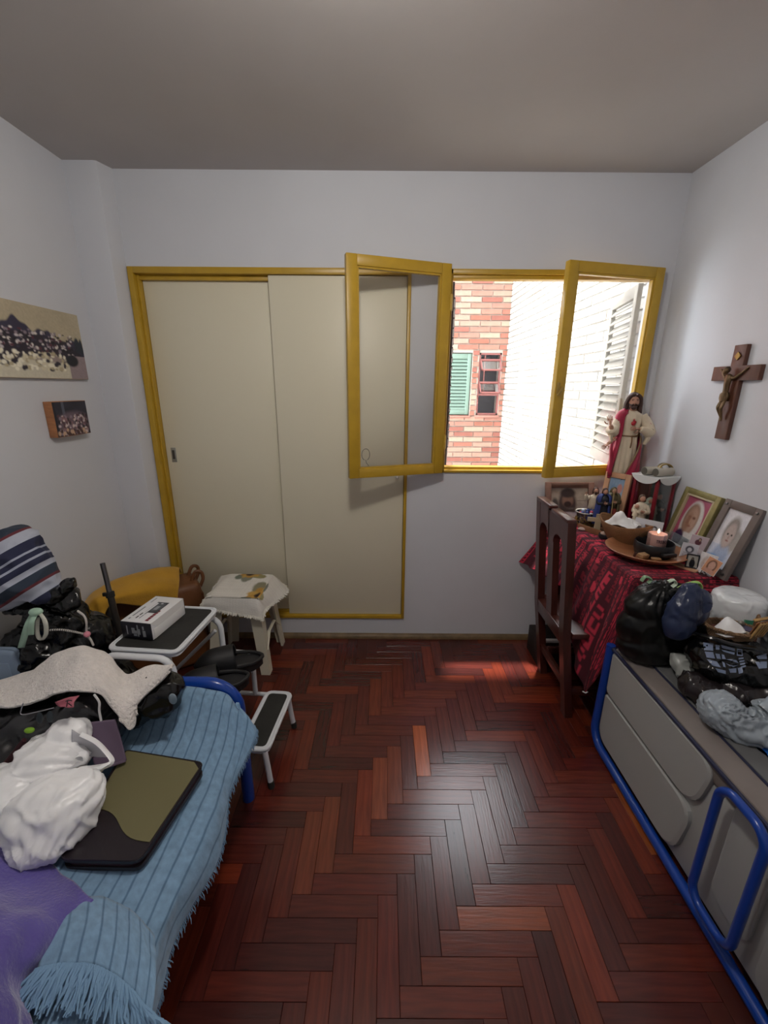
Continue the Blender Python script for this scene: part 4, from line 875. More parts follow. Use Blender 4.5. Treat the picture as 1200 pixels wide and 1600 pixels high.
# ---- table with the red printed cloth
TZ = .752; TX0, TX1, TY0, TY1 = .955, 1.335, 1.475, 2.185
t = T('side_table', 'narrow dark wooden table in the corner under the red printed cloth', 'table', ((TX0 + TX1) / 2, (TY0 + TY1) / 2, 0))
hx, hy = (TX1 - TX0) / 2, (TY1 - TY0) / 2
P('tabletop', MB().box((0, 0, TZ - .016), (2 * hx, 2 * hy, .024), .003), M['wood'], t)
for sx in (-1, 1):
    for sy in (-1, 1): P('leg', MB().box((sx * (hx - .03), sy * (hy - .03), (TZ - .03) / 2), (.042, .042, TZ - .03), .004), M['wood'], t)
P('apron', MB().box((-hx + .03, 0, TZ - .07), (.018, 2 * hy - .1, .08), .002), M['wood'], t); P('apron', MB().box((0, -hy + .03, TZ - .07), (2 * hx - .1, .018, .08), .002), M['wood'], t)
# printed cloth: rows of stroke-like glyph shapes and hearts in red on maroon
im = Img(420, 520, '#4c1422'); g = np.random.default_rng(5)
GL = ['111101101', '101111101', '111101111', '110101110', '111100111', '101101010', '111010111', '100100111', '010101111']
def band(u0, v0, ang, ln, hgt, col):
    c_, s_ = math.cos(ang), math.sin(ang); lu = (im.u - u0) * c_ + (im.v - v0) * s_ * 1.24; lv = -(im.u - u0) * s_ + (im.v - v0) * c_ * 1.24; lv = lv / hgt; lu = lu / hgt
    k_ = int(ln / hgt / .9); gs = np.array([[int(q) for q in GL[g.integers(len(GL))]] for _ in range(k_)])
    i_ = np.floor(lu / .9).astype(int); fx = lu - i_ * .9; cx = np.clip((fx / .27).astype(int), 0, 2); cy = np.clip(((1 - lv) * 3).astype(int), 0, 2)
    ok = (i_ >= 0) & (i_ < k_) & (lv > 0) & (lv < 1) & (fx < .80)
    im.put((ok & (gs[np.clip(i_, 0, k_ - 1), cy * 3 + cx] == 1)).astype(float), col)
def heart(u0, v0, r, col):
    x_, y_ = (im.u - u0) / r, (im.v - v0) / r * 1.24; im.put((((x_ ** 2 + y_ ** 2 - 1) ** 3 - x_ ** 2 * y_ ** 3) < 0).astype(float), col)
for r_ in range(21):
    v_ = -.02 + r_ * .05
    for c_ in range(4):
        u_ = -.05 + c_ * .27 + (r_ % 2) * .12; hgt = g.choice([.026, .034, .046]); 
        if g.random() < .2: im.put(((im.u > u_) & (im.u < u_ + .22) & (im.v > v_) & (im.v < v_ + .036)).astype(float), '#c02a44'); band(u_ + .01, v_ + .005, 0, .19, .026, '#451020')
        else: band(u_, v_, 0, .25, hgt, ['#c43249', '#ad2a3c', '#8a2232'][g.integers(3)])
        if g.random() < .35: heart(u_ + .25, v_ + .02, .019, '#d43a50')
M['cloth'] = mat('printed_table_cloth', rough=.9, attr=True, bump=(160, .4, .003, 'noise'))
zc = TZ + .004
xs_top = [TX0 - .004, 1.05, 1.15, 1.25, TX1 + .012]
def crow(y, dl, front=0):
    """profile across x at depth y: hanging left flap then the top"""
    return [(TX0 - .030 - .02 * math.sin(y * 17), y, zc - dl), (TX0 - .022 - .012 * math.sin(y * 17), y, zc - dl * .66), (TX0 - .016, y, zc - dl * .30), (TX0 - .009, y, zc - .03), (TX0 - .004, y, zc - .006), (TX0 + .012, y, zc)] + [(x, y, zc) for x in (1.05, 1.15, 1.25)] + [(TX1 + .010, y, zc)]
rows = [crow(2.20, .255), crow(2.10, .25), crow(2.0, .245), crow(1.9, .24), crow(1.8, .25), crow(1.7, .35), crow(1.6, .34), crow(1.53, .42), crow(TY0 + .012, .48)]
for i_, fl_ in enumerate((.175, .140, .105, .085, .082, .088)):     # the flap flares out towards the back corner
    for j_, q_ in enumerate((1, .68, .34, .06)): y_ = rows[i_][j_][1]; rows[i_][j_] = (TX0 - .006 - fl_ * q_, y_, rows[i_][j_][2])
# the left corner falls forward in a point to (.88, 1.5, .19)
def P3(*a): return tuple(a)
rows[-3][0] = P3(.862, 1.655, .300); rows[-3][1] = P3(.880, 1.635, .48); rows[-3][2] = P3(.915, 1.615, .63)
rows[-2][0] = P3(.868, 1.565, .215); rows[-2][1] = P3(.890, 1.545, .42); rows[-2][2] = P3(.922, 1.535, .60)
rows[-1][0] = P3(.868, 1.530, .185); rows[-1][1] = P3(.885, 1.500, .40); rows[-1][2] = P3(.918, 1.482, .60)
rows += [[P3(.878, 1.512, .20), P3(.893, 1.485, .40), P3(.922, 1.468, .60), P3(.945, 1.466, zc - .03), P3(.955, 1.468, zc - .008), P3(.968, 1.470, zc - .003)] + [P3(x, TY0 - .004, zc - .006) for x in (1.05, 1.15, 1.25)] + [P3(TX1 + .018, TY0 - .004, zc - .004)],
         [P3(.890, 1.490, .26), P3(.905, 1.470, .42), P3(.93, 1.462, .60), P3(.952, 1.461, zc - .04), P3(.962, 1.462, zc - .03), P3(.975, 1.464, zc - .03)] + [P3(x, TY0 - .012, zc - .035) for x in (1.05, 1.15, 1.25)] + [P3(TX1 + .020, TY0 - .012, zc - .03)],
         [P3(.925, 1.470, .40), P3(.935, 1.462, .50), P3(.945, 1.456, .62), P3(.960, 1.457, zc - .08), P3(.970, 1.457, zc - .075), P3(.985, 1.459, zc - .07)] + [P3(x, TY0 - .018, zc - .065) for x in (1.05, 1.15, 1.25)] + [P3(TX1 + .020, TY0 - .020, zc - .05)]]
cs = surf(rows, 230, 200, .0015, 12, 2, img=im)
# gentle vertical folds on the hanging flap
G = cs.G; V_ = np.array(cs.v).reshape(G.shape)
hang = np.clip((zc - .01 - V_[..., 2]) / .25, 0, 1); V_[..., 0] += hang * .010 * np.sin(V_[..., 1] * 62); V_[..., 0] = np.minimum(V_[..., 0], XR - .003); cs.v = [tuple(p) for p in V_.reshape(-1, 3)]
o = P('tablecloth', cs, M['cloth'], smooth=180); solid(o, .0025, 1); tag(o, 'red and maroon printed cloth with hearts covering the corner table', 'tablecloth')
P('white_hem', MB().tube([(.868, 1.531, .184), (.872, 1.515, .190), (.878, 1.512, .199)], .003, 6), M['paper'], o)
# ---- chair with two arched openings in its back
t = T('wooden_chair', 'dark wooden chair with two arched openings in its back, pushed up to the table', 'chair', (.80, 1.757, 0))
w = M['wood']; CY0, CY1 = -.178, .178; TH = .034
def lean(z): return .050 - .062 * min(z, .42) / .42 - .045 * max(0, z - .42) / .52     # x of the back plane at height z
def post(y0, y1, ztop):
    mb = MB(); zs = [0, .2, .42, .6, .8, ztop]
    vs = [(lean(z) + dx, y, z) for z in zs for dx, y in ((-TH / 2, y0), (TH / 2, y0), (TH / 2, y1), (-TH / 2, y1))]
    mb.add(vs, [(4 * i + k, 4 * i + (k + 1) % 4, 4 * i + 4 + (k + 1) % 4, 4 * i + 4 + k) for i in range(len(zs) - 1) for k in range(4)] + [(3, 2, 1, 0), tuple(4 * (len(zs) - 1) + k for k in range(4))])
    P('post', mb, w, t, smooth=20)
post(CY0, CY0 + .046, .935); post(CY1 - .046, CY1, .945)
mb = MB(); zs = [.40, .6, .8, .93]
mb.add([(lean(z) + dx, y, z) for z in zs for dx, y in ((-TH / 2 + .003, -.03), (TH / 2 - .003, -.03), (TH / 2 - .003, .03), (-TH / 2 + .003, .03))], [(4 * i + k, 4 * i + (k + 1) % 4, 4 * i + 4 + (k + 1) % 4, 4 * i + 4 + k) for i in range(3) for k in range(4)] + [(3, 2, 1, 0), (12, 13, 14, 15)])
P('center_slat', mb, w, t, smooth=20)
def arch_rail(y0, y1, ztop, zspr):
    """top rail segment with a round arch cut from its lower edge"""
    c_, r_ = (y0 + y1) / 2, (y1 - y0) / 2; n_ = 12; lo = [(c_ - r_ * math.cos(PI * k / n_), zspr + r_ * 1.0 * math.sin(PI * k / n_)) for k in range(n_ + 1)]
    vs = []; fs = []
    for (y, z) in lo:
        for zz in (z, ztop):
            for dx in (-TH / 2 + .001, TH / 2 - .001): vs.append((lean(zz) + dx, y, zz))
    for i in range(n_):
        a = 4 * i; b = a + 4; fs += [(a, b, b + 2, a + 2), (a + 1, a + 3, b + 3, b + 1), (a, a + 1, b + 1, b), (a + 2, b + 2, b + 3, a + 3)]
    P('top_rail', MB().add(vs, fs), w, t, smooth=30)
arch_rail(CY0 + .046, -.03, .930, .80); arch_rail(.03, CY1 - .046, .938, .80)
for y0, y1, z in ((CY0 + .002, -.006, .942), (.010, CY1 - .002, .950)): P('crest', MB().box((lean(z), (y0 + y1) / 2, z - .004), (TH + .004, y1 - y0, .016), .004), w, t)
P('lower_rail', MB().box((lean(.40), 0, .405), (TH, CY1 - CY0 - .09, .07), .003, (0, -.1, 0)), w, t)
P('seat', MB().box((.205, 0, .425), (.39, .37, .026), .006), w, t)
for y in (-.155, .155):
    P('leg', MB().box((.36, y, .206), (.038, .038, .412), .003), w, t); P('side_stretcher', MB().box((.19, y, .13), (.33, .022, .035), .003), w, t)
P('apron', MB().box((.36, 0, .385), (.02, .28, .05), .002), w, t); P('back_stretcher', MB().box((lean(.16), 0, .16), (.022, .28, .035), .003), w, t)
# ---- things under the table
t = T('storage_box', 'dark wooden box with a white edge on the floor under the table', 'box', (.985, 2.035, 0), 0)
P('box_body', MB().box((0, 0, .075), (.30, .18, .15), .003), mat('black_brown_wood', '#1d1210', .6), t); P('white_rim', MB().box((0, -.080, .156), (.30, .02, .014), .002), M['paper'], t)
me = blob([(.945, 1.985, .235, .05, .04, .06), (.985, 2.02, .215, .06, .05, .045)], .006, [(16, .006, 'crease')], zmin=.165, seed=3)
o = BL('blue_bag', me, mat('blue_polythene', '#1d3564', .35, bump=(20, .4, .01, 'ridge'))); tag(o, 'crumpled dark blue plastic bag on the wooden box under the table', 'bag')
# ---- bags on the day bed
def seat_bag(name, label, ells, m, disp, knots=(), seed=1, vox=.007, cat='bag', **k):
    t = T(name, label, cat); me = blob(ells, vox, disp, knots, zmin=k.get('zmin', .480), seed=seed, xmax=XR - .006); BL('bag_body', me, m, t); return t
t = seat_bag('bin_bag', 'big tied black bin bag with green ties at the table end of the day bed', [A(1030, 970, 1.37, (.125, .075, .12)), A(1020, 1005, 1.37, (.13, .08, .08)), A(1060, 990, 1.36, (.10, .07, .10)), A(1035, 928, 1.37, (.095, .055, .04)), A(1030, 948, 1.37, (.122, .068, .08)), A(1022, 978, 1.37, (.135, .07, .10))], mat('smooth_bin_liner', '#0a0b0b', .34, bump=(14, .3, .012, 'ridge')), [(7, .006, 'n'), (10, .003, 'crease')], [(tuple(at(1045, 903, y=1.36)), (0, .2, 1), 22, .022, .10)], seed=41, vox=.006)
grn = mat('green_tie', '#9cc46a', .4); grn2 = mat('pale_green_tie', '#7a9a78', .4)
for pts, m, r in (([(1060, 920), (1074, 913), (1090, 910), (1095, 916), (1094, 922)], grn, .009), ([(1044, 909), (1052, 906), (1056, 912), (1050, 917)], mat('white_green_tie', '#b7c9b2', .4), .008), ([(1002, 908), (1008, 901), (1017, 905), (1012, 911)], grn2, .008)):
    P('tie', MB().tube(cr(np.array([list(at(*p, y=1.315)) for p in pts]), 16, 0), r, 7, flat=.5), m, t)
nb_ = mat('navy_polythene', '#2b3552', .3, bump=(18, .5, .012, 'ridge'))
t = seat_bag('navy_bag', 'navy blue plastic bag bulging beside the big black bin bag', [A(1068, 955, 1.275, (.052, .04, .075)), A(1062, 975, 1.27, (.05, .04, .06)), A(1094, 950, 1.285, (.028, .03, .07)), A(1078, 930, 1.285, (.04, .03, .04))], nb_, [(9, .006, 'n'), (18, .005, 'crease')], [(tuple(at(1078, 925, y=1.28)), (0, 0, 1), 14, .008, .08)], seed=43)
t = T('paper_roll_pack', 'white wrapped paper roll pack with a green label, against the right wall', 'roll pack', (1.262, 1.345, .480))
P('wrapped_rolls', MB().lathe([(0, 0), (.070, 0), (.080, .012), (.083, .05), (.083, .235), (.078, .262), (.066, .272), (.05, .270), (.02, .273), (0, .268)], 36, rip=lambda a, f: .006 * math.sin(a * 7 + f * 5) + .004 * math.sin(a * 19)), mat('white_wrap', '#d5d8da', .2, bump=(26, .7, .012, 'ridge')), t, smooth=180)
lab = MB(); nn = 10
G = np.array([[(.0855 * math.cos(a), .0855 * math.sin(a), z) for a in np.linspace(-2.02, -1.42, nn)] for z in (.11, .215)]); lab.grid(G)
o = P('green_label', lab, mat('green_label', '#1c6a4c', .45), t); solid(o, .001, 0)
t = T('zip_pouch', 'clear zip pouch of small things on top of the rolls by the wall', 'pouch', (1.322, 1.235, 0))
me = blob([(1.325, 1.24, .665, .028, .05, .055), (1.325, 1.25, .71, .025, .045, .03)], .006, [(30, .006, 'ridge')], seed=8, xmax=XR - .008); t.location = (0, 0, 0)
BL('pouch_body', me, mat('grey_clear_film', '#8f9296', .2, bump=(40, .6, .006, 'ridge')), t)
P('zip_strip', MB().tube([(1.30, 1.20, .735), (1.325, 1.235, .742), (1.345, 1.27, .738)], .008, 8, flat=.6), mat('zip_grey', '#6f7276', .3), t)
P('paper_slip', MB().box((1.312, 1.198, .672), (.03, .006, .035), .001, (0, 0, .3)), M['paper'], t)
# black carrier with pale print, basket in its mouth
t = T('printed_black_bag', 'black plastic bag with pale blue print, holding an oval basket', 'bag')
me = blob([A(1125, 1040, 1.19, (.085, .07, .055)), A(1175, 1050, 1.16, (.085, .07, .06)), A(1210, 1050, 1.15, (.05, .07, .06)), A(1100, 1020, 1.22, (.05, .06, .05)), A(1140, 1010, 1.22, (.10, .07, .03)), (1.20, 1.14, .50, .13, .09, .04)], .006, [(9, .007, 'n'), (20, .006, 'crease'), (34, .003, 'ridge')], seed=47, zmin=.480, xmax=XR - .006)
BL('bag_body', me, M['blackplastic'], t)
rimp = [at(*p) if False else at(p[0], p[1], y=p[2]) for p in ((1085, 990, 1.24), (1110, 996, 1.19), (1140, 1006, 1.165), (1172, 1012, 1.155), (1196, 1016, 1.155))]
P('bag_rim', MB().tube(cr(np.array([list(p) for p in rimp]), 24, 0), .010, 8, flat=.6), M['blackplastic'], t)
# print patches laid on the bag surface by projection onto its front
dep = bpy.context.evaluated_depsgraph_get()
from mathutils.bvhtree import BVHTree
bvh = BVHTree.FromPolygons([v.co[:] for v in me.vertices], [p.vertices[:] for p in me.polygons])
def decal(name, quads, m, parent, bv=bvh, off=.0012):
    for qd in quads:
        n_ = 5; G = np.zeros((n_, n_, 3)); ok = True
        for i in range(n_):
            for j in range(n_):
                a, b = i / (n_ - 1), j / (n_ - 1); px = (qd[0][0] * (1 - b) + qd[1][0] * b) * (1 - a) + (qd[3][0] * (1 - b) + qd[2][0] * b) * a; py = (qd[0][1] * (1 - b) + qd[1][1] * b) * (1 - a) + (qd[3][1] * (1 - b) + qd[2][1] * b) * a
                d = (at(px, py, y=1.0) - CC).normalized(); h_ = bv.ray_cast(CC, d)
                if h_[0] is None: ok = False; break
                G[i, j] = h_[0] + h_[1] * off
            if not ok: break
        if ok: mb = MB(); mb.grid(G); P(name, mb, m, parent, smooth=180)
pr = mat('pale_blue_print', '#7c8aa6', .4)
decal('print_patch', [[(1099, 1004), (1114, 1006), (1114, 1017), (1100, 1016)], [(1118, 1008), (1124, 1009), (1124, 1015), (1118, 1015)], [(1126, 1008), (1148, 1014), (1148, 1018), (1128, 1013)], [(1127, 1015), (1148, 1020), (1147, 1023), (1130, 1018)],
  [(1101, 1018), (1114, 1019), (1117, 1029), (1104, 1027)], [(1117, 1021), (1124, 1022), (1126, 1030), (1120, 1029)], [(1127, 1022), (1131, 1023), (1134, 1030), (1128, 1030)], [(1104, 1030), (1120, 1034), (1126, 1043), (1114, 1040)], [(1134, 1030), (1150, 1031), (1154, 1036), (1146, 1034)], [(1133, 1036), (1140, 1041), (1154, 1039), (1145, 1042)],
  [(1118, 1044), (1134, 1048), (1134, 1053), (1122, 1050)], [(1138, 1045), (1150, 1044), (1150, 1051), (1140, 1051)], [(1152, 1044), (1160, 1042), (1161, 1051), (1154, 1053)], [(1128, 1034), (1132, 1036), (1134, 1043), (1130, 1042)], [(1182, 1026), (1198, 1021), (1198, 1030), (1184, 1030)], [(1180, 1034), (1198, 1034), (1198, 1044), (1186, 1045)]], pr, t)
decal('print_letter', [[(1151, 1014), (1160, 1015), (1160, 1017), (1151, 1016)], [(1151, 1017.5), (1158, 1018), (1158, 1019), (1151, 1018.5)], [(1151, 1014), (1152.5, 1014), (1152.5, 1024), (1151, 1024)], [(1158.5, 1015), (1160, 1015), (1160, 1024), (1158.5, 1024)], [(1151, 1022.5), (1160, 1023.5), (1160, 1025), (1151, 1024.5)]] + [[(1153 + i * 1.6, 1028 + i * 4.4), (1161 + i * 1.4, 1027 + i * 4.2), (1161.5 + i * 1.4, 1029.4 + i * 4.2), (1154 + i * 1.6, 1030.5 + i * 4.4)] for i in range(4)], pr, t)
wk = mat('wicker', '#9a7858', .8, bump=(90, .8, .004, 'weave')); wk2 = mat('wicker_lining', '#7a4a3c', .85)
bc = at(1142, 985, y=1.245); t = T('oval_basket', 'oval wicker basket with white paper and trinkets, in the mouth of the printed bag', 'basket', tuple(bc), -.35)
def oval(prof, seg=36): return MB().lathe(prof, seg, sx=1.0, sy=.62)
P('basket_wall', oval([(0, -.028), (.060, -.028), (.072, 0), (.078, .012), (.074, .014), (.066, 0), (.055, -.022), (0, -.022)]), wk, t)
P('rim', MB().tube([(.077 * math.cos(a), .077 * .62 * math.sin(a), .012 + .0015 * math.sin(a * 30)) for a in np.linspace(0, 2 * PI, 48, endpoint=False)], .006, 8, closed=True), wk, t)
P('handle', MB().tube([(.070 - .01 * a, .03 - .05 * a, .012 + .055 * math.sin(a * PI)) for a in np.linspace(0, 1, 12)], .004, 7), wk, t)
P('lining', oval([(0, -.020), (.055, -.019), (.064, -.002)]), wk2, t)
pc = at(1136, 982, y=1.235)
o = P('paper_sheet', surf([[at(1108, 986, y=1.26), at(1132, 966, y=1.27), at(1140, 964, y=1.265)], [at(1118, 990, y=1.235), at(1140, 976, y=1.235), at(1158, 978, y=1.24)], [at(1134, 996, y=1.205), at(1150, 995, y=1.205), at(1166, 988, y=1.21)]], 14, 14, .002, 30, 1), M['paper'], smooth=180); solid(o, .0015, 0); tag(o, 'folded white paper lying in the oval wicker basket', 'paper')
mb = MB().ball(at(1158, 974, y=1.255), (.010, .009, .010), 12); o = P('silver_trinket', mb, mat('dull_silver', '#8b857c', .35, metal=.5)); tag(o, 'dull silver ball trinket at the back of the oval basket', 'trinket')
mb = MB().ball(at(1166, 990, y=1.225), (.014, .010, .007), 12, rot=(0, 0, .5)); o = P('stone_trinket', mb, mat('speckled_stone', '#a09a86', .6, var=(120, .4))); tag(o, 'speckled stone trinket beside the paper in the oval basket', 'trinket')
bcb = at(1190, 985, y=1.19); t = T('bamboo_holder', 'small slatted bamboo holder at the wall side of the oval basket', 'holder', tuple(bcb), .25)
bam = mat('bamboo', '#b58f58', .55, var=(40, .2)); P('back_board', MB().box((0, .008, 0), (.058, .004, .062), .001, (.25, 0, 0)), mat('amber_wood', '#8a5a36', .5), t)
for i in range(5): P('slat', MB().box((-.024 + i * .012, 0, 0), (.007, .006, .064), .0015, (.25, .1, 0)), bam, t)
P('top_bar', MB().box((.003, .010, .034), (.062, .010, .006), .002, (.25, 0, 0)), bam, t)
gp = at(1188, 958, y=1.22); t = T('amber_jar', 'brown translucent jar behind the bamboo holder', 'jar', (gp.x, 1.25, .60)); P('jar_body', MB().lathe([(0, 0), (.028, 0), (.032, .01), (.032, .055), (.026, .066), (.026, .07), (0, .07)], 20), mat('amber_glass', '#7a4a30', .2, bump=(30, .3, .004, 'noise')), t); P('lid', MB().lathe([(.028, .068), (.029, .078), (0, .080)], 20), mat('lilac_lid', '#5c5672', .4), t)
t = seat_bag('small_white_bag', 'small pale plastic bag tucked below the printed black bag', [A(1068, 1038, 1.255, (.040, .035, .040)), A(1078, 1052, 1.23, (.045, .03, .03))], mat('pale_plastic', '#a9aca8', .3, bump=(24, .6, .01, 'ridge')), [(14, .014, 'n'), (20, .008, 'crease')], seed=51)
t = seat_bag('brown_bag', 'dark translucent brown plastic bag behind the grey bag', [A(1085, 1070, 1.16, (.048, .04, .04)), A(1105, 1085, 1.12, (.05, .045, .04)), A(1160, 1085, 1.12, (.09, .05, .04)), A(1195, 1090, 1.10, (.07, .05, .04))], mat('brown_film', '#262022', .25, bump=(18, .6, .012, 'ridge')), [(12, .008, 'crease'), (28, .004, 'ridge')], [(tuple(at(1110, 1060, y=1.15)), (.3, 0, 1), 16, .008, .07)], seed=53)
gb = mat('grey_film', '#a3adb6', .28, bump=(20, .9, .015, 'ridge'), var=(10, .12))
t = seat_bag('grey_bag', 'pale grey translucent plastic bag, nearest on the day bed', [A(1128, 1112, 1.03, (.058, .055, .052)), A(1160, 1135, 1.00, (.065, .055, .05)), A(1188, 1140, .985, (.05, .05, .045)), A(1205, 1115, 1.0, (.04, .04, .03))], gb, [(9, .006, 'n'), (15, .007, 'crease'), (30, .003, 'crease')], [(tuple(at(1204, 1108, y=.985)), (1, -.1, .2), 26, .020, .13)], seed=57, vox=.005)
P('twisted_neck', MB().tube(cr(np.array([list(at(1195, 1108, y=.99)), list(at(1206, 1100, y=.99)), list(at(1220, 1092, y=1.0))]), 10, 0), [.016 + .006 * abs(i - 3) / 5 for i in range(10)], 10), gb, t)
o = BL('royal_blue_bag', blob([A(1205, 1190, .93, (.032, .05, .04)), A(1210, 1165, .95, (.024, .03, .03))], .006, [(18, .005, 'crease')], seed=59, zmin=.480, xmax=XR - .006), mat('royal_blue_film', '#1f5fb0', .35)); tag(o, 'royal blue plastic bag at the near end of the bagged pile by the wall', 'bag')

# ================================================================ ON THE TABLE
TT = .757
skin = mat('painted_skin', '#b98a74', .5); hairm = mat('painted_brown_hair', '#3d241c', .5, bump=(90, .5, .003, 'noise')); creamp = mat('painted_cream_robe', '#d6c7ae', .45, var=(30, .06)); redp = mat('painted_red_mantle', '#a82a48', .42, var=(14, .12)); goldp = mat('painted_gold_trim', '#7a5a35', .5)
def statue_face(p, c, r, parent, beard=True):
    """nose, eyes, brows and mouth on a head of radius r centred at c, facing local -Y"""
    x, y, z = c
    P('nose', MB().ball((x, y - r * .98, z - r * .08), (r * .11, r * .17, r * .24), 8), p, parent)
    for s_ in (-1, 1):
        P('eye', MB().ball((x + s_ * r * .36, y - r * .84, z + r * .12), (r * .15, r * .08, r * .07), 8), hairm, parent)
        P('brow', MB().tube([(x + s_ * r * .16, y - r * .92, z + r * .27), (x + s_ * r * .38, y - r * .90, z + r * .33), (x + s_ * r * .56, y - r * .76, z + r * .25)], r * .045, 5), hairm, parent)
    P('mouth', MB().ball((x, y - r * .86, z - r * .50), (r * .24, r * .10, r * .06), 8), mat('painted_lips', '#8a4a44', .5), parent)
def hand(name, c, d, up, size, parent, m=skin, curl=.3):
    """palm with four separate fingers and a thumb; d = direction of the fingers"""
    c, d, up = Vector(c), Vector(d).normalized(), Vector(up).normalized(); sd = d.cross(up).normalized(); mb = MB()
    mb.tube([c - d * size * .15, c + d * size * .2, c + d * size * .45], [size * .16, size * .24, size * .22], 8, flat=.5)
    for i, (o_, l_) in enumerate(((-.17, .42), (-.06, .5), (.06, .47), (.17, .36))):
        b_ = c + d * size * .42 + sd * size * o_; e_ = (d + sd * o_ * .8).normalized()
        mb.tube([b_, b_ + e_ * size * l_ * .55, b_ + e_ * size * l_ - up * size * curl * .3], [size * .06, size * .055, size * .04], 6)
    b_ = c + d * size * .12 - sd * size * .2; mb.tube([b_, b_ + (d * .4 - sd).normalized() * size * .22, b_ + (d - sd * .9).normalized() * size * .42], [size * .075, size * .065, size * .045], 6)
    return P(name, mb, m, parent)
# pedestal and large statue
t = T('red_pedestal', 'tall red box under the large robed statue, in the corner', 'pedestal', (1.224, 2.126, TT), .2)
rl = mat('red_lacquer', '#7d1626', .35); P('box_body', MB().box((0, 0, .118), (.088, .085, .236), .003), rl, t); P('top_board', MB().box((0, 0, .241), (.094, .09, .012), .003), rl, t)
t = T('robed_statue', 'large statue of a bearded man in cream robe and red mantle by the window corner', 'statue', (1.203, 2.098, 1.005), -.30)
fold = lambda a, f: (.10 * math.sin(a * 9 + 2 * f) + .05 * math.sin(a * 17)) * (1 - .75 * f)
P('base_rock', MB().ball((0, 0, .006), (.050, .042, .016), 16), mat('painted_rock', '#6a4a3a', .7), t)
P('tunic', MB().lathe([(.050, .008), (.049, .05), (.046, .12), (.041, .19), (.039, .222), (.044, .26), (.049, .295), (.045, .320), (.026, .332), (.014, .340)], 48, rip=fold, sy=.72), creamp, t, smooth=180)
P('belt', MB().tube([(.041 * math.cos(a), .041 * .74 * math.sin(a), .220 + .004 * math.sin(a)) for a in np.linspace(0, 2 * PI, 30, endpoint=False)], .0035, 6, closed=True).tube([(.008, -.031, .22), (.010, -.036, .19), (.008, -.037, .16)], .003, 6), goldp, t)
prof = [(.0, .068), (.05, .067), (.12, .061), (.19, .053), (.24, .050), (.29, .054), (.322, .048), (.334, .030)]
rows = []
for z, r in prof:
    L_ = np.radians(212 + 18 * min(1, z / .3)); Rr = np.radians(np.interp(z, [0, .06, .14, .21, .26, .334], [-98, -80, -50, -14, 52, 66]))
    rows.append([((r + .004 * math.sin(11 * a)) * math.cos(a), (r + .004 * math.sin(11 * a)) * .78 * math.sin(a), z + .004) for a in np.linspace(L_, Rr, 22)])
o = P('mantle', surf(rows, 40, 60), redp, t, smooth=180); solid(o, .004, 1)
edge_ = [r[-1] for r in rows]; P('mantle_edge', MB().tube(cr(np.array(edge_), 30, 0), .0042, 6), goldp, t)
P('shoulder_drape', MB().tube(cr(np.array([(-.030, -.020, .335), (-.048, -.012, .315), (-.056, -.010, .27), (-.056, -.016, .21)]), 16, 0), [.016, .018, .019, .02, .021, .021, .022, .022, .022, .022, .021, .02, .02, .019, .018, .015], 12), redp, t, smooth=180)
# viewer-left arm raised in blessing, wide sleeve
P('sleeve', MB().tube(cr(np.array([(-.046, -.006, .315), (-.066, -.014, .262), (-.076, -.030, .232), (-.090, -.048, .250)]), 14, 0), np.linspace(.020, .027, 14), 14), creamp, t, smooth=180)
P('sleeve_fall', MB().tube(cr(np.array([(-.090, -.046, .248), (-.086, -.042, .215), (-.078, -.032, .185)]), 10, 0), np.linspace(.022, .008, 10), 10, flat=.6), creamp, t, smooth=180)
P('forearm', MB().tube([(-.085, -.042, .243), (-.097, -.054, .268)], [.012, .009], 8), skin, t); hand('raised_hand', (-.098, -.055, .270), (-.22, -.12, 1), (0, -1, -.1), .050, t)
hand('lower_hand', (-.092, -.040, .176), (-.75, -.25, -.6), (0, -1, .3), .040, t); P('forearm', MB().tube([(-.064, -.022, .200), (-.093, -.040, .177)], [.011, .008], 8), skin, t)
P('lower_drape', MB().tube(cr(np.array([(-.062, -.020, .205), (-.074, -.028, .165), (-.066, -.024, .10), (-.060, -.018, .02)]), 16, 0), np.linspace(.010, .020, 16), 10, flat=.55), redp, t, smooth=180)
# viewer-right arm bent, hand at the chest
P('sleeve', MB().tube(cr(np.array([(.044, -.004, .315), (.072, -.012, .268), (.080, -.026, .236), (.056, -.042, .246), (.034, -.048, .252)]), 18, 0), [.020, .021, .023, .024, .025, .026, .026, .027, .027, .026, .024, .022, .020, .018, .017, .016, .015, .014], 14), creamp, t, smooth=180)
P('sleeve_fall', MB().tube(cr(np.array([(.076, -.024, .236), (.078, -.024, .205), (.066, -.022, .178)]), 10, 0), np.linspace(.024, .010, 10), 10, flat=.7), creamp, t, smooth=180)
P('sleeve_band', MB().tube(cr(np.array([(.060, -.018, .290), (.082, -.022, .272), (.098, -.020, .262)]), 8, 0), [.010, .013, .014, .014, .013, .012, .010, .007], 10, flat=.6), redp, t, smooth=180)
hand('chest_hand', (.030, -.048, .253), (-1, -.15, .10), (0, -1, .2), .044, t)
hm = mat('red_heart', '#a8202c', .35); P('heart', MB().ball((.004, -.038, .278), (.010, .006, .011), 12).ball((.010, -.038, .284), (.006, .005, .007), 10).ball((.004, -.038, .292), (.004, .004, .008), 8), hm, t)
HZ = .378
P('neck', MB().tube([(0, 0, .325), (-.001, -.004, .350)], [.016, .014], 10), skin, t)
P('head', MB().ball((-.003, -.006, HZ), (.0245, .026, .033), 20), skin, t, smooth=180); statue_face(skin, (-.003, -.006, HZ + .002), .0265, t)
mb = MB().ball((-.003, .004, HZ + .012), (.030, .030, .033), 18)
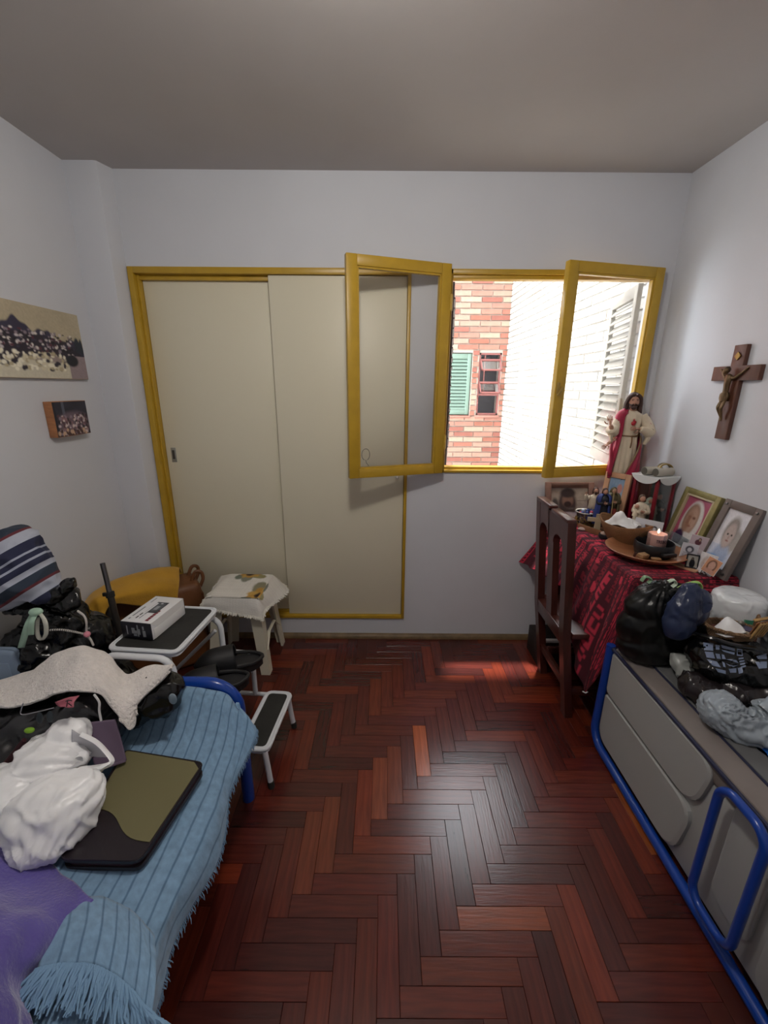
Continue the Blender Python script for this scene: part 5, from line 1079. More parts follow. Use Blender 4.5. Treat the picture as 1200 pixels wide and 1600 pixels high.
for s_ in (-1, 1):
    mb.tube(cr(np.array([(-.003 + s_ * .006, -.022, HZ + .034), (-.003 + s_ * .022, -.016, HZ + .020), (-.003 + s_ * .029, -.006, HZ - .006), (-.003 + s_ * .030, -.002, HZ - .030), (-.003 + s_ * .036, -.008, HZ - .056)]), 14, 0), [.006, .008, .009, .010, .011, .011, .011, .012, .012, .012, .012, .011, .009, .006], 8)
mb.tube([(0, .024, HZ + .01), (0, .030, HZ - .03), (0, .026, HZ - .065)], [.022, .024, .016], 10)
P('hair', mb, hairm, t)
mb = MB().ball((-.003, -.026, HZ - .026), (.013, .010, .012), 12)
for s_ in (-1, 1): mb.tube([(-.003 + s_ * .003, -.032, HZ - .011), (-.003 + s_ * .012, -.028, HZ - .016), (-.003 + s_ * .019, -.016, HZ - .014), (-.003 + s_ * .022, -.006, HZ + .0)], [.003, .004, .005, .004], 6)
P('beard', mb, hairm, t)
for s_ in (-1, 1): P('foot', MB().ball((s_ * .018, -.040, .014), (.009, .018, .008), 10), skin, t)
# ---- small painted figures
def figure(name, label, loc, h, rz, robe, mantle, hairc, style='plain', lower=None, arm=None, beard=False, veil=False, child=False, staff=False):
    t = T(name, label, 'figurine', loc, rz, 'small painted figurines'); k_ = h; ro = robe; sk = skin
    rip = lambda a, f: (.09 * math.sin(a * 8 + 2) + .05 * math.sin(a * 13)) * (1 - .8 * f)
    P('base', MB().lathe([(0, 0), (.17 * k_, 0), (.165 * k_, .03 * k_), (0, .035 * k_)], 20), hairc, t)
    if lower: P('skirt', MB().lathe([(.15 * k_, .03 * k_), (.145 * k_, .25 * k_), (.115 * k_, .48 * k_), (0, .5 * k_)], 30, rip=rip, sy=.75), lower, t, smooth=180)
    P('robe', MB().lathe(([(.125 * k_, .44 * k_)] if lower else [(.155 * k_, .03 * k_), (.14 * k_, .25 * k_), (.12 * k_, .45 * k_)]) + [(.115 * k_, .58 * k_), (.13 * k_, .70 * k_), (.105 * k_, .77 * k_), (.04 * k_, .81 * k_), (.0, .82 * k_)], 30, rip=rip, sy=.75), ro, t, smooth=180)
    if mantle is not None:
        rows = [[((r + .012 * math.sin(9 * a)) * k_ * math.cos(a), (r + .012 * math.sin(9 * a)) * k_ * .8 * math.sin(a), z * k_) for a in np.linspace(math.radians(235), math.radians(-55), 16)] for r, z in ((.18, .04), (.17, .3), (.15, .55), (.155, .70), (.12, .79), (.05, .82))]
        o = P('mantle', surf(rows, 20, 30), mantle, t, smooth=180); solid(o, .03 * k_, 1)
    P('head', MB().ball((0, -.015 * k_, .895 * k_), (.058 * k_, .062 * k_, .075 * k_), 14), sk, t, smooth=180)
    P('nose', MB().ball((0, -.078 * k_, .89 * k_), (.010 * k_, .014 * k_, .018 * k_), 6), sk, t)
    hb = MB().ball((0, .010 * k_, .918 * k_), (.068 * k_, .070 * k_, .072 * k_), 14)
    if veil: hb.tube([(0, .02 * k_, .93 * k_), (0, .055 * k_, .80 * k_), (0, .07 * k_, .6 * k_)], [.075 * k_, .10 * k_, .12 * k_], 12)
    else: hb.tube([(-.055 * k_, 0, .92 * k_), (-.062 * k_, .0, .82 * k_)], [.022 * k_, .02 * k_], 6).tube([(.055 * k_, 0, .92 * k_), (.062 * k_, .0, .82 * k_)], [.022 * k_, .02 * k_], 6)
    P('veil' if veil else 'hair', hb, mantle if (veil and mantle is not None) else hairc, t)
    if beard: P('beard', MB().ball((0, -.062 * k_, .845 * k_), (.035 * k_, .025 * k_, .045 * k_), 10), hairc, t)
    for s_ in (-1, 1):
        if arm == 'raised' and s_ < 0: pts = [(s_ * .11, 0, .74), (s_ * .20, -.05, .68), (s_ * .22, -.09, .80)]
        elif arm == 'raised': pts = [(s_ * .11, 0, .74), (s_ * .17, -.06, .62), (s_ * .06, -.15, .60)]
        else: pts = [(s_ * .11, 0, .74), (s_ * .15, -.06, .60), (s_ * .03, -.14, .62)]
        pts = [tuple(q * k_ for q in p) for p in pts]; P('sleeve', MB().tube(cr(np.array(pts), 10, 0), np.linspace(.042, .046, 10) * k_, 9), ro, t, smooth=180)
        d_ = Vector(pts[2]) - Vector(pts[1]); hand('hand', pts[2], d_, (0, -1, .1), .10 * k_, t, sk)
    if child:
        P('child_body', MB().tube([(-.13 * k_, -.10 * k_, .50 * k_), (-.12 * k_, -.10 * k_, .66 * k_)], [.055 * k_, .045 * k_], 10), creamp, t); P('child_head', MB().ball((-.12 * k_, -.11 * k_, .735 * k_), .05 * k_, 12), sk, t)
    if staff: P('staff', MB().tube([(.18 * k_, -.14 * k_, .05 * k_), (.16 * k_, -.14 * k_, 1.02 * k_)], .010 * k_, 6), mat('staff_gold', '#a8956a', .5), t)
    return t
pcol = lambda n, c: mat(n, c, .5, var=(40, .12))
bluep = pcol('painted_blue', '#2a3a7a'); blackp = pcol('painted_black', '#191c28'); olivep = pcol('painted_olive', '#5f563c'); rustp = pcol('painted_rust', '#8e3b30'); mintp = pcol('painted_mint', '#a9b7a6'); dgreen = pcol('painted_dark_green', '#27413c'); ivoryp = pcol('painted_ivory', '#cfc3ae'); brownp = pcol('painted_brown', '#5a4436')
f1 = at(937, 806, y=2.11); figure('figurine', 'small painted figurine with raised arm in cream and blue, behind the glass jar', (1.085, 2.10, TT), .205, -.25, creamp, None, hairm, arm='raised', beard=True, lower=bluep)
figure('figurine', 'small dark cloaked figurine with a staff, beside the one with a rust skirt', (1.075, 1.990, TT + .036), .190, -.2, blackp, bluep, hairm, veil=False, staff=True)
figure('figurine', 'small figurine with brown cloak and rust red skirt, before the pink wood frame', (1.120, 1.995, TT + .040), .190, -.15, olivep, olivep, hairm, lower=rustp, veil=True)
figure('figurine', 'small pale robed figurine carrying a child, before the red glass shrine', (1.172, 1.850, TT + .030), .200, -.25, ivoryp, None, brownp, child=True)
# ---- red glass shrine with figures, bangles and paper rolls on its roof
SA = .38; t = T('glass_shrine', 'red framed glass shrine with a white scalloped roof, beside the large statue', 'shrine', (1.262, 1.925, TT), SA)
hs, SH = .060, .300
P('base', MB().box((0, 0, .008), (.126, .126, .016), .002), rl, t)
for sx in (-1, 1):
    for sy in (-1, 1): P('post', MB().box((sx * (hs - .006), sy * (hs - .006), SH / 2), (.013, .013, SH), .001), rl, t)
P('back_panel', MB().box((0, hs - .004, SH / 2), (.108, .003, SH - .01)), rl, t); P('side_panel', MB().box((hs - .004, 0, SH / 2), (.003, .108, SH - .01)), mat('mirror_back', '#5f6f72', .25), t)
P('pane', MB().box((0, -hs + .003, SH / 2), (.108, .002, SH - .01)), M['glass'], t, smooth=0); P('pane', MB().box((-hs + .003, 0, SH / 2), (.002, .108, SH - .01)), M['glass'], t, smooth=0)
P('center_strip', MB().box((-hs + .02, hs - .012, SH / 2), (.018, .004, SH - .02), .001), rl, t)
wr = mat('white_card', '#dcdedd', .5); P('roof', MB().box((0, 0, SH + .003), (.140, .140, .004), .001), wr, t)
def scallop(x0, x1, n_=14): return [(x0, .0)] + [(x0 + (x1 - x0) * i / n_, -.034 * math.sin(PI * i / n_) ** .6) for i in range(1, n_)] + [(x1, .0)]
P('valance', MB().ext(scallop(-.068, .068), .002, Matrix.Translation((0, -.069, SH + .002)) @ Euler((PI / 2, 0, 0)).to_matrix().to_4x4()), wr, t)
P('valance', MB().ext(scallop(-.068, .068), .002, Matrix.Translation((-.069, 0, SH + .002)) @ Euler((PI / 2, 0, -PI / 2)).to_matrix().to_4x4()), wr, t)
ca, sa = math.cos(SA), math.sin(SA); lw = lambda x, y: (1.262 + ca * x - sa * y, 1.925 + sa * x + ca * y)
figure('figurine', 'pale green robed figurine standing inside the red glass shrine', (*lw(-.022, -.012), TT + .018), .185, -.1, mintp, mintp, hairm, veil=True)
figure('figurine', 'dark green cloaked figurine at the wall side inside the glass shrine', (*lw(.024, -.018), TT + .018), .205, .1, dgreen, dgreen, hairm, veil=True)
sil = mat('silver_paper_roll', '#b7b2a6', .45, metal=.2); dk_ = mat('roll_end', '#5b5850', .7)
zr = TT + SH + .006
for i, (px, py) in enumerate(((979, 731), (992, 733))):
    a = at(px, py, z=zr + .014); a = Vector((1.192 + .030 * i, 1.905 - .035 * i, zr + .0195)); b_ = a + Vector((.085, .020, 0))
    t = T('paper_roll', ['silvery paper roll lying on the shrine roof, the one at the statue side', 'silvery paper roll on the shrine roof, next to the bangles'][i], 'paper roll', group='paper rolls on the shrine')
    P('roll', MB().tube([a, b_], .0185, 18), sil, t); P('dark_end', MB().tube([a - (b_ - a).normalized() * .0015, a + (b_ - a) * .02], .0165, 18), dk_, t)
gold2 = mat('gold_metal', '#b79a5e', .25, metal=1)
for i in range(4):
    c_ = at(1028, 731, z=zr + .012); cx, cy = 1.285, 1.915
    o = P('bangle', MB().tube([(cx + .030 * math.cos(a), cy - .02 + i * .0075 + .006 * math.sin(a), zr + .0275 + .024 * math.sin(a)) for a in np.linspace(0, 2 * PI, 28, endpoint=False)], .0032, 7, closed=True), [gold2, sil, gold2, M['metal']][i], smooth=180)
    tag(o, ['gold bangle at the front of the coil on the shrine roof', 'silvery bangle second in the coil on the shrine roof', 'gold bangle third in the coil on the shrine roof', 'grey steel bangle at the back of the coil on the shrine roof'][i], 'bangle', 'bangles on the shrine roof')
# ---- frames
def frame(name, label, loc, w, h, bw, dep, m, img, tilt, rz, matte=None, mcol='#e8e6e2', inner=None, roll=0):
    t = T(name, label, 'picture frame', loc, rz); t.rotation_euler = (-tilt, roll, rz)
    for x in (-1, 1): P('rail', MB().box((x * (w - bw) / 2, 0, h / 2), (bw, dep, h), .002), m, t)
    for z in (bw / 2, h - bw / 2): P('rail', MB().box((0, 0, z), (w - 2 * bw, dep, bw), .002), m, t)
    P('backing', MB().box((0, dep / 2 - .003, h / 2), (w - bw, .004, h - bw)), dk_, t)
    iw, ih = w - 2 * bw, h - 2 * bw; mm_ = 0
    if matte: P('mount', MB().box((0, dep * .12, h / 2), (iw, .002, ih)), mat(name + '_mount', mcol, .7), t); mm_ = matte
    P('picture', panel(img, iw - 2 * mm_, ih - 2 * mm_), M['gloss_print'], t, smooth=0, loc=(0, dep * .12 - .0016 if matte else dep * .02, bw + mm_))
    if inner is not None:
        for x in (-1, 1): P('slip', MB().box((x * (iw / 2 - .004), -dep * .1, h / 2), (.008, dep * .7, ih), .001), inner, t)
        for z in (bw + .004, h - bw - .004): P('slip', MB().box((0, -dep * .1, z), (iw - .016, dep * .7, .008), .001), inner, t)
    return t
im = Img(70, 56, '#a89a8c').noise(.15, .2, 3); im.rect(0, .0, 1, .2, '#8c8094'); im.ell(.45, .42, .24, .50, '#4a3a36', .3); im.ell(.46, .58, .15, .22, '#8a6a5a', .4); im.ell(.46, .44, .10, .10, '#3d2c28', .4); im.ell(.46, .82, .20, .16, '#3f2f2b', .4); im.ell(.12, .35, .10, .30, '#4a4440', .4); im.ell(.50, .02, .30, .16, '#b9b0b4', .3); im.rect(.72, .55, .95, .58, '#7a6c66'); im.noise(.4, .15, 9)
frame('brown_picture_frame', 'wide brown wooden frame with a sepia portrait, leaning on the wall under the window', (.985, 2.135, TT), .255, .215, .030, .018, mat('brown_frame_wood', '#5f4238', .5, var=(20, .2)), im, .26, 0)
im = Img(60, 80, '#8fa9c4'); im.mask(lambda u, v: .45 - v, '#c9cfd8', .1); im.ell(.72, .78, .17, .10, '#c98a80', .4); im.ell(.3, .65, .2, .2, '#7a9cc0', .5); im.rect(0, 0, 1, .25, '#b9aca4'); im.noise(.3, .15, 4)
frame('pink_wood_frame', 'tilted pinkish wooden frame with a pale blue picture, before the large statue', (1.140, 2.044, TT), .128, .285, .026, .016, M['palewood'], im, .13, -1.0, roll=0)
im = Img(64, 84, '#a8566e').noise(.1, .2, 6); im.ell(.50, .50, .34, .42, '#c9c3c0', .12); im.ell(.46, .56, .24, .30, '#86685a', .2); im.ell(.47, .54, .20, .27, '#ab8a78', .5); im.rect(0, 0, 1, .06, '#7a4058'); im.ell(.55, .10, .42, .22, '#cbc6c4', .12); im.ell(.30, .18, .16, .16, '#3d2a48', .3); im.ell(.40, .60, .05, .025, '#6f4a3c', 1.2); im.ell(.55, .60, .05, .025, '#6f4a3c', 1.2); im.ell(.47, .44, .07, .02, '#8a5a4c', 1); im.ell(.40, .50, .08, .16, '#8f6856', 1.2); im.ell(.47, .53, .025, .05, '#b08a74', .5); im.noise(.5, .1, 8)
frame('gold_picture_frame', 'gold moulded frame with a portrait of a white-veiled woman, leaning on the right wall', (1.280, 1.722, TT), .205, .280, .024, .020, mat('antique_gold', '#8d8355', .45, metal=.3, var=(30, .2)), im, .25, -PI / 2, inner=mat('cream_slip', '#b5a588', .5))
im = Img(60, 96, '#d7d6dc').noise(.12, .15, 2); im.rect(0, 0, 1, .36, '#c3c9d8'); im.ell(.80, .50, .22, .20, '#a09a94', .5); im.ell(.52, .22, .30, .20, '#9aa8c4', .4); im.ell(.30, .08, .30, .10, '#6f9ac9', .5); im.ell(.50, .62, .27, .27, '#8f8884', .35); im.ell(.50, .56, .20, .21, '#b3a29c', .3); im.ell(.43, .58, .035, .018, '#3f3838', .5); im.ell(.59, .58, .035, .018, '#3f3838', .5); im.ell(.51, .47, .06, .015, '#8a5f5c', .5); im.ell(.51, .53, .03, .03, '#a68f88', .5); im.noise(.5, .12, 5)
t = frame('grey_picture_frame', 'wide grey wooden frame with a child photo, leaning nearest on the right wall', (1.276, 1.520, TT), .170, .285, .030, .016, mat('grey_frame_wood', '#6a5f5a', .6, var=(16, .12)), im, .28, -PI / 2 + .0, matte=None)
for x in (-.070, .070):
    for z in (.018, .267): P('screw_stud', MB().lathe([(0, -.004), (.005, -.004), (.005, .004), (0, .005)], 10, M=Matrix.Translation((x, -.009, z)) @ Euler((PI / 2, 0, 0)).to_matrix().to_4x4()), M['metal'], t)
# ---- cards
def card(label, loc, w, h, img, tilt, rz, name='prayer_card', lean=0):
    t = T(name, label, 'card', loc, rz); t.rotation_euler = (-tilt, lean, rz); P('board', MB().box((0, .0012, h / 2), (w, .002, h)), M['paper'], t); P('print', panel(img, w - .002, h - .002), M['gloss_print'], t, smooth=0, loc=(0, -.0006, .001)); return t
im = Img(40, 34, '#dcdce2'); im.ell(.72, .55, .10, .16, '#3a3638', .3); im.ell(.72, .52, .06, .10, '#dcdce2', .3); im.rect(.35, .5, .5, .62, '#a9b2cc'); im.rect(.35, .30, .62, .33, '#b9b9c4')
card('white card with a small ring-shaped drawing, standing behind the woven bowl', (1.180, 1.790, TT + .045), .115, .080, im, .25, -.30, lean=.14)
im = Img(40, 44, '#c9c6cc'); im.ell(.5, .68, .26, .2, '#4c4a54', .3); im.ell(.5, .66, .14, .12, '#c9c6cc', .4); im.rect(.12, .1, .88, .4, '#b9b4bc'); im.rect(.15, .45, .85, .48, '#6a6870'); im.speck(20, (.15, .12, .85, .36), ['#8f8a94'], .03, 2)
card('small white card with a dark crest drawing, beside the wooden plate', (1.236, 1.596, TT + .012), .056, .074, im, .20, -.45, lean=.12)
im = Img(44, 50, '#c3b7b9'); im.rect(0, .45, 1, 1, '#b9a6ac'); im.ell(.42, .72, .16, .12, '#5a2f38', .25); im.ell(.47, .84, .08, .08, '#2b2426', .3); im.ell(.47, .83, .05, .06, '#a88474', .3); im.ell(.35, .26, .18, .18, '#2e2626', .25); im.ell(.37, .25, .11, .14, '#b58a7c', .3); im.rect(.6, .1, .9, .3, '#a9a2a8')
card('pale card with two small portraits, propped on the gold frame', (1.262, 1.592, TT + .022), .068, .098, im, .20, -.75, lean=.1)
im = Img(40, 44, '#d9d5d6'); im.ell(.5, .5, .3, .36, '#b9a9a4', .4); im.ell(.5, .6, .14, .16, '#c9b2a6', .4); im.noise(.3, .2, 3)
card('white card with a faint portrait, propped on the grey frame foot', (1.236, 1.500, TT), .060, .082, im, .26, -1.2)
im = Img(40, 46, '#c98f6e'); im.ell(.5, .5, .32, .40, '#6a4a3c', .25); im.ell(.5, .52, .22, .28, '#c09684', .3); im.ell(.5, .14, .36, .18, '#b98a78', .3); im.noise(.3, .15, 5)
card('orange toned portrait card in front of the grey frame', (1.226, 1.468, TT + .018), .050, .062, im, .30, -1.2, lean=.2)
t = T('clear_booklet', 'clear plastic booklet with pale pages, standing before the gold frame', 'booklet', (1.225, 1.705, TT), -.8); t.rotation_euler = (-.3, .35, -.8)
for i in range(3): P('plastic_page', MB().box((.004 * i, .008 * i, .05), (.075, .0012, .095)), M['clear'], t, smooth=0)
P('paper_slip', MB().box((.002, .004, .035), (.05, .001, .05)), M['paper'], t)
t = T('candle_card', 'pale striped card lying behind the candle dish', 'card', (1.205, 1.745, TT), -.5); t.rotation_euler = (-.5, 0, -.5)
P('board', MB().box((0, 0, .022), (.075, .002, .044)), mat('ivory_card', '#c9bfa9', .6), t)
for z in (.018, .030, .038): P('lettering', MB().box((0, -.0012, z), (.07, .0006, .003)), mat('olive_ink', '#7d7350', .6), t)
t = T('black_icon_frame', 'tiny black framed icon with a dark robed figure, on a slip of wood', 'picture frame', (1.215, 1.535, TT + .0085), -.55); t.rotation_euler = (-.12, 0, -.55)
im = Img(24, 34, '#a8a49a'); im.ell(.5, .3, .26, .36, '#17161a', .2); im.ell(.5, .68, .12, .12, '#17161a', .3); im.ell(.5, .67, .06, .06, '#8a766a', .3)
for x in (-.019, .019): P('rail', MB().box((x, 0, .028), (.004, .006, .056)), M['ink'], t)
for z in (.002, .054): P('rail', MB().box((0, 0, z), (.034, .006, .004)), M['ink'], t)
P('picture', panel(im, .034, .050), M['gloss_print'], t, smooth=0, loc=(0, .001, .003)); P('backing', MB().box((0, .003, .028), (.036, .001, .05)), M['ink'], t)
o = P('wood_slip', MB().box((0, 0, .004), (.040, .095, .007), .001), M['palewood'], loc=(1.206, 1.555, TT), rot=(0, 0, .55)); tag(o, 'thin slip of pale wood under the tiny black icon', 'wood slip')
o = P('keyring', MB().tube([(.012 * math.cos(a), .012 * math.sin(a) * .7, .003) for a in np.linspace(0, 2 * PI, 20, endpoint=False)], .0022, 6, closed=True).tube([(-.012, 0, .003), (0, .004, .024), (.010, 0, .003)], .002, 6), mat('dark_leather_cord', '#33241f', .6), loc=(1.232, 1.492, TT)); tag(o, 'small dark ring lying between the icon and the grey frame', 'ring')
# ---- tray, woven bowl, jar, cross, stones
t = T('wooden_tray', 'shallow brown wooden tray under the figurines and the woven bowl', 'tray', (1.102, 1.945, TT), -.42 + PI / 2)
tw_ = mat('tray_wood', '#8a5f42', .55, var=(18, .2)); P('bottom', MB().box((0, 0, .003), (.235, .17, .005), .001), tw_, t)
for y in (-.085, .085): P('side', MB().box((0, y, .015), (.235, .007, .030), .0015), tw_, t)
for x in (-.117, .117): P('side', MB().box((x, 0, .015), (.007, .165, .030), .0015), tw_, t)
t.rotation_euler = (0, 0, math.atan2(-.175, .085)); t.location = (1.118, 1.968, TT + .0)
wb_ = mat('woven_bowl', '#9a6c45', .6, bump=(120, .8, .003, 'weave'), var=(26, .15))
t = T('woven_bowl', 'boat shaped woven bowl holding white tissue, in front of the figurines', 'bowl', (1.096, 1.822, TT + .004), math.atan2(-.20, .10))
def boat(rs, zs, sy_, peak):
    return np.array([[(r * (1 + .10 * abs(math.cos(a)) ** 6) * math.cos(a), r * sy_ * math.sin(a), z + peak * q * abs(math.cos(a)) ** 4) for a in np.linspace(0, 2 * PI, 48)] for r, z, q in zip(rs, zs, np.linspace(0, 1, len(rs)))])
G = boat([.001, .05, .058, .078, .096, .106], [0, 0, .006, .035, .068, .092], .74, .020); mb = MB(); mb.grid(G); o = P('bowl_wall', mb, wb_, t, smooth=180); solid(o, .004, 1)
P('rim', MB().tube([tuple(p) for p in G[-1][:-1]], .0045, 7, closed=True), wb_, t)
tis = mat('white_tissue', '#e2e0de', .9, sss=.1)
R9 = [[(-.085, -.02, .080), (-.05, .05, .098), (0, .062, .10), (.05, .045, .094)], [(-.075, -.035, .085), (-.035, .0, .125), (.01, .012, .118), (.055, .01, .098)], [(-.06, -.055, .084), (-.02, -.025, .150), (.02, -.02, .116), (.062, -.012, .094)], [(-.04, -.066, .082), (0, -.060, .098), (.03, -.058, .096), (.06, -.042, .086)]]
o = P('tissue_paper', surf(R9, 40, 40, .007, 30, 3, amp2=.003, nsc2=70), tis, smooth=35, loc=t.location, rot=t.rotation_euler); solid(o, .0015, 0); tag(o, 'crumpled white tissue paper peaking in the woven bowl', 'tissue')
t = T('glass_jar', 'glass jar with woven ornament and blue beads, beside the brown frame', 'jar', (1.035, 2.065, TT))
P('jar_glass', MB().lathe([(0, 0), (.036, 0), (.042, .02), (.046, .070), (.050, .082), (.047, .083), (.043, .07), (.038, .02), (0, .006)], 28), M['clear'], t, smooth=60)
mb = MB()
for zz in (.022, .046): mb.tube([((.0435 + .003 * math.sin(a * 12)) * math.cos(a), (.0435 + .003 * math.sin(a * 12)) * math.sin(a), zz + .008 * math.sin(a * 12 + (1.5 if zz > .03 else 0))) for a in np.linspace(0, 2 * PI, 90, endpoint=False)], .0032, 6, closed=True)
P('ornament_band', mb, M['brass'], t); P('rim', MB().tube([(.049 * math.cos(a), .049 * math.sin(a), .083) for a in np.linspace(0, 2 * PI, 28, endpoint=False)], .003, 6, closed=True), sil, t)
for i in range(9):
    a = i * .9; o = P('bead', MB().ball((1.035 + .026 * math.cos(a), 2.065 + .024 * math.sin(a), TT + .074 + .004 * (i % 3)), .0095 if i % 3 else .008, 10), [bluep, bluep, mat('pale_bead', '#b9c3d6', .3), redp][i % 4]); tag(o, ['glossy dark blue bead in the mouth of the glass jar', 'glossy dark blue bead in the mouth of the glass jar', 'pale blue bead among the dark beads in the glass jar', 'red bead among the blue beads in the glass jar'][i % 4], 'bead', ['blue beads in the glass jar', 'blue beads in the glass jar', 'pale beads in the glass jar', 'red beads in the glass jar'][i % 4])
cw = mat('carved_ivory_wood', '#b8a98c', .6, var=(30, .1)); cx, cy = 1.047, 1.962
t = T('standing_cross', 'small pale carved cross standing at the tray corner', 'cross', (cx, cy, TT + .006), -.3)
P('upright', MB().ext([(-.015, 0), (.015, 0), (.010, .094), (-.010, .094)], .010, Matrix.Translation((0, .005, 0)) @ Euler((PI / 2, 0, 0)).to_matrix().to_4x4()), cw, t); P('crossbar', MB().ext([(-.048, .056), (-.048, .076), (.034, .074), (.034, .056)], .009, Matrix.Translation((0, .0035, 0)) @ Euler((PI / 2, 0, 0)).to_matrix().to_4x4()), cw, t)
o = P('ivory_ring', MB().tube([(.012 * math.cos(a), 0, .012 * math.sin(a)) for a in np.linspace(0, 2 * PI, 20, endpoint=False)], .006, 8, closed=True), cw, loc=(1.078, 1.938, TT + .050), rot=(0, 0, -.4)); tag(o, 'pale ring bead standing next to the small carved cross', 'ring')
o = P('ring_stand', MB().lathe([(.012, 0), (.010, .03), (.012, .034), (0, .035)], 12), M['ink'], loc=(1.080, 1.938, TT + .006)); tag(o, 'small dark stub under the pale ring bead', 'stand')
t = T('stone_dish', 'round black dish capped with a pinkish stone, before the small carved cross', 'dish', (1.052, 1.888, TT + .006))
P('dish', MB().lathe([(0, 0), (.026, 0), (.029, .006), (.028, .018), (0, .019)], 22), M['ink'], t); P('stone', MB().ball((0, 0, .021), (.024, .021, .010), 14), mat('pinkish_stone', '#a58a7c', .6, var=(40, .2)), t)
for i, (x, y, l_) in enumerate(((1.002, 2.010, 'flat pinkish pebble on the cloth beside the glass jar'), (1.080, 1.905, 'small pale pebble behind the black stone dish'))):
    o = P('pebble', MB().ball((x, y, TT + .008 + .006 * i), (.024 - .008 * i, .017 - .004 * i, .009), 14), mat('pebble_%d' % i, '#b29a90', .7, var=(50, .15))); tag(o, l_, 'pebble')
# ---- plate, dish, candle
t = T('wooden_plate', 'large shallow turned wooden plate holding the black dish', 'plate', (1.108, 1.665, TT))
pw_ = mat('turned_wood', '#94603f', .45, var=(10, .2), stretch=(1, 5, 5))
P('plate_body', MB().lathe([(0, 0), (.07, 0), (.085, .004), (.130, .022), (.151, .036), (.154, .040), (.150, .042), (.126, .030), (.080, .014), (0, .012)], 56), pw_, t, smooth=60)
t = T('black_dish', 'black pottery dish with a side handle, holding the lit candle', 'dish', (1.140, 1.664, TT + .012))
bk = mat('black_pottery', '#18171a', .35, bump=(40, .08, .003, 'noise'))
P('dish_body', MB().lathe([(0, 0), (.060, 0), (.069, .006), (.075, .030), (.074, .056), (.071, .060), (.068, .056), (.068, .030), (.060, .010), (0, .008)], 44), bk, t, smooth=60)
P('handle', MB().box((.012, -.080, .030), (.060, .022, .016), .005, (0, 0, .10)), bk, t)
t = T('candle', 'lit pink candle in a labelled glass, inside the black dish', 'candle', (1.150, 1.668, TT + .046))
P('candle_wax', MB().lathe([(0, 0), (.034, 0), (.036, .004), (.036, .056), (.034, .060), (.028, .054), (0, .052)], 36), mat('pink_wax', '#e6b8ae', .4, sss=.3), t, smooth=50)
P('candle_glass', MB().lathe([(.0372, .0), (.0378, .066), (.0366, .066), (.0364, .0)], 36), M['glass'], t, smooth=50)
P('wick', MB().tube([(0, 0, .052), (.001, 0, .063)], .001, 5), M['ink'], t)
fm = bpy.data.materials.new('flame'); fm.use_nodes = True; fb = fm.node_tree.nodes['Principled BSDF']; fb.inputs['Emission Color'].default_value = (1, .62, .30, 1); fb.inputs['Emission Strength'].default_value = 14
P('flame', MB().lathe([(0, 0), (.0035, .004), (.0040, .008), (.0022, .015), (0, .021)], 10, c=(.001, 0, .060)), fm, t)
text('TREBOL', .0200, mat('brown_label_ink', '#3a2430', .6), t, (0.0, -.0382, .034), (PI / 2, 0, 0), bend=.0382, sx=.70)
for z, l_ in ((.018, .03),): P('label_line', MB().tube([(.0384 * math.sin(a), -.0384 * math.cos(a), z) for a in np.linspace(-.4, .4, 9)], .0006, 4), mat('label_line_ink', '#8a6a68', .6), t)
ch = mat('wood_chip', '#9a7550', .7, var=(30, .25))
for i, (x, y, r_, l_) in enumerate(((1.060, 1.600, .5, 'split wooden chip on the plate, beside the black dish'), (1.098, 1.575, .1, 'flat pale wood chip at the front of the wooden plate'), (1.040, 1.622, .9, 'small dark wood curl behind the split chip on the plate'))):
    o = P('wood_chip', MB().box((0, 0, 0), ((.050, .026, .016), (.040, .016, .008), (.014, .010, .022))[i], .004, (.2, .1, r_)), ch if i < 2 else M['wood'], loc=(x, y, TT + .030 + .004 * (i == 0))); tag(o, l_, 'wood chip')
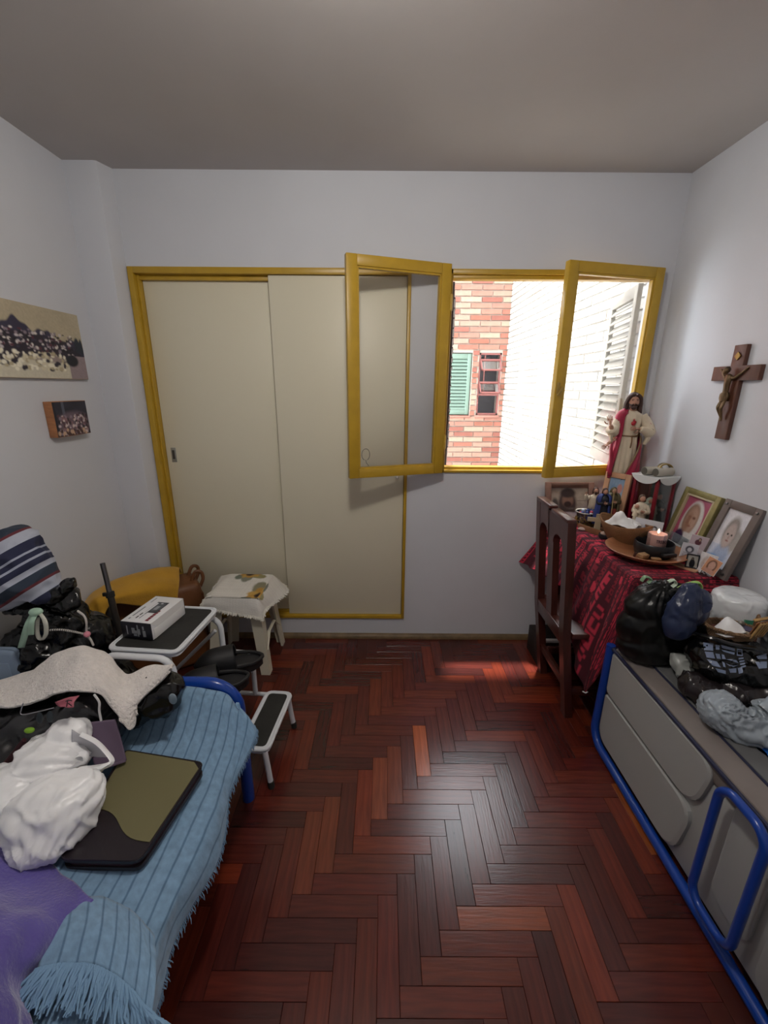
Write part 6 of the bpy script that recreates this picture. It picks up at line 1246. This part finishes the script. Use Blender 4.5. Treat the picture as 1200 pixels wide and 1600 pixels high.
# ---- crucifix on the right wall
t = T('crucifix', 'dark wooden crucifix with a bronze figure, on the right wall', 'crucifix', (XR - .001, 1.700, 1.252))
wc = mat('crucifix_wood', '#5a3628', .45, var=(12, .2), stretch=(6, 6, 1)); D_ = .017
P('upright', MB().box((-D_ / 2, 0, .176), (D_, .058, .352), .0015), wc, t); P('crossbar', MB().box((-D_ / 2 - .001, 0, .250), (D_, .226, .054), .0015), wc, t)
P('plaque', MB().box((-D_ - .003, 0, .312), (.004, .022, .022), .001, (PI / 4, 0, 0)), M['brass'], t)
bz = mat('bronze', '#6b563c', .4, metal=.5, var=(40, .2))
b = bmesh.new(); J = [((-.034, .004, .235), .0085), ((-.034, .004, .215), .0125), ((-.031, .006, .190), .0105), ((-.030, .008, .166), .0115), ((-.032, .012, .150), .0075), ((-.046, .010, .122), .0065), ((-.028, .006, .086), .0048), ((-.030, .004, .070), .004),
    ((-.031, .000, .150), .0075), ((-.044, -.004, .120), .0065), ((-.029, .002, .084), .0048), ((-.030, .0, .070), .004), ((-.030, .026, .232), .0055), ((-.025, .048, .250), .0044), ((-.021, .068, .268), .0036), ((-.030, -.020, .232), .0055), ((-.025, -.044, .250), .0044), ((-.021, -.066, .270), .0036), ((-.037, .004, .248), .006)]
vs = [b.verts.new(p) for p, _ in J]
for e_ in ((0, 1), (1, 2), (2, 3), (3, 4), (4, 5), (5, 6), (6, 7), (3, 8), (8, 9), (9, 10), (10, 11), (0, 12), (12, 13), (13, 14), (0, 15), (15, 16), (16, 17), (0, 18)): b.edges.new((vs[e_[0]], vs[e_[1]]))
me = bpy.data.meshes.new('figure'); b.to_mesh(me); b.free(); o = link('figure', me, bz, t); md = o.modifiers.new('skin', 'SKIN'); sv = me.skin_vertices[0].data
for i, (_, r_) in enumerate(J): sv[i].radius = (r_, r_)
sv[3].use_root = True; sb = o.modifiers.new('sub', 'SUBSURF'); sb.levels = 1; sb.render_levels = 2
P('figure_head', MB().ball((-.044, .010, .258), (.011, .0105, .014), 12, rot=(.4, 0, 0)), bz, o); P('figure_hair', MB().ball((-.040, .010, .263), (.012, .012, .012), 10), mat('dark_bronze', '#3d3024', .5), o)
P('loincloth', MB().lathe([(.013, -.012), (.016, 0), (.0155, .014), (.012, .020)], 16, c=(-.032, .006, .158), rip=lambda a, f: .1 * math.sin(a * 7)), bz, o)
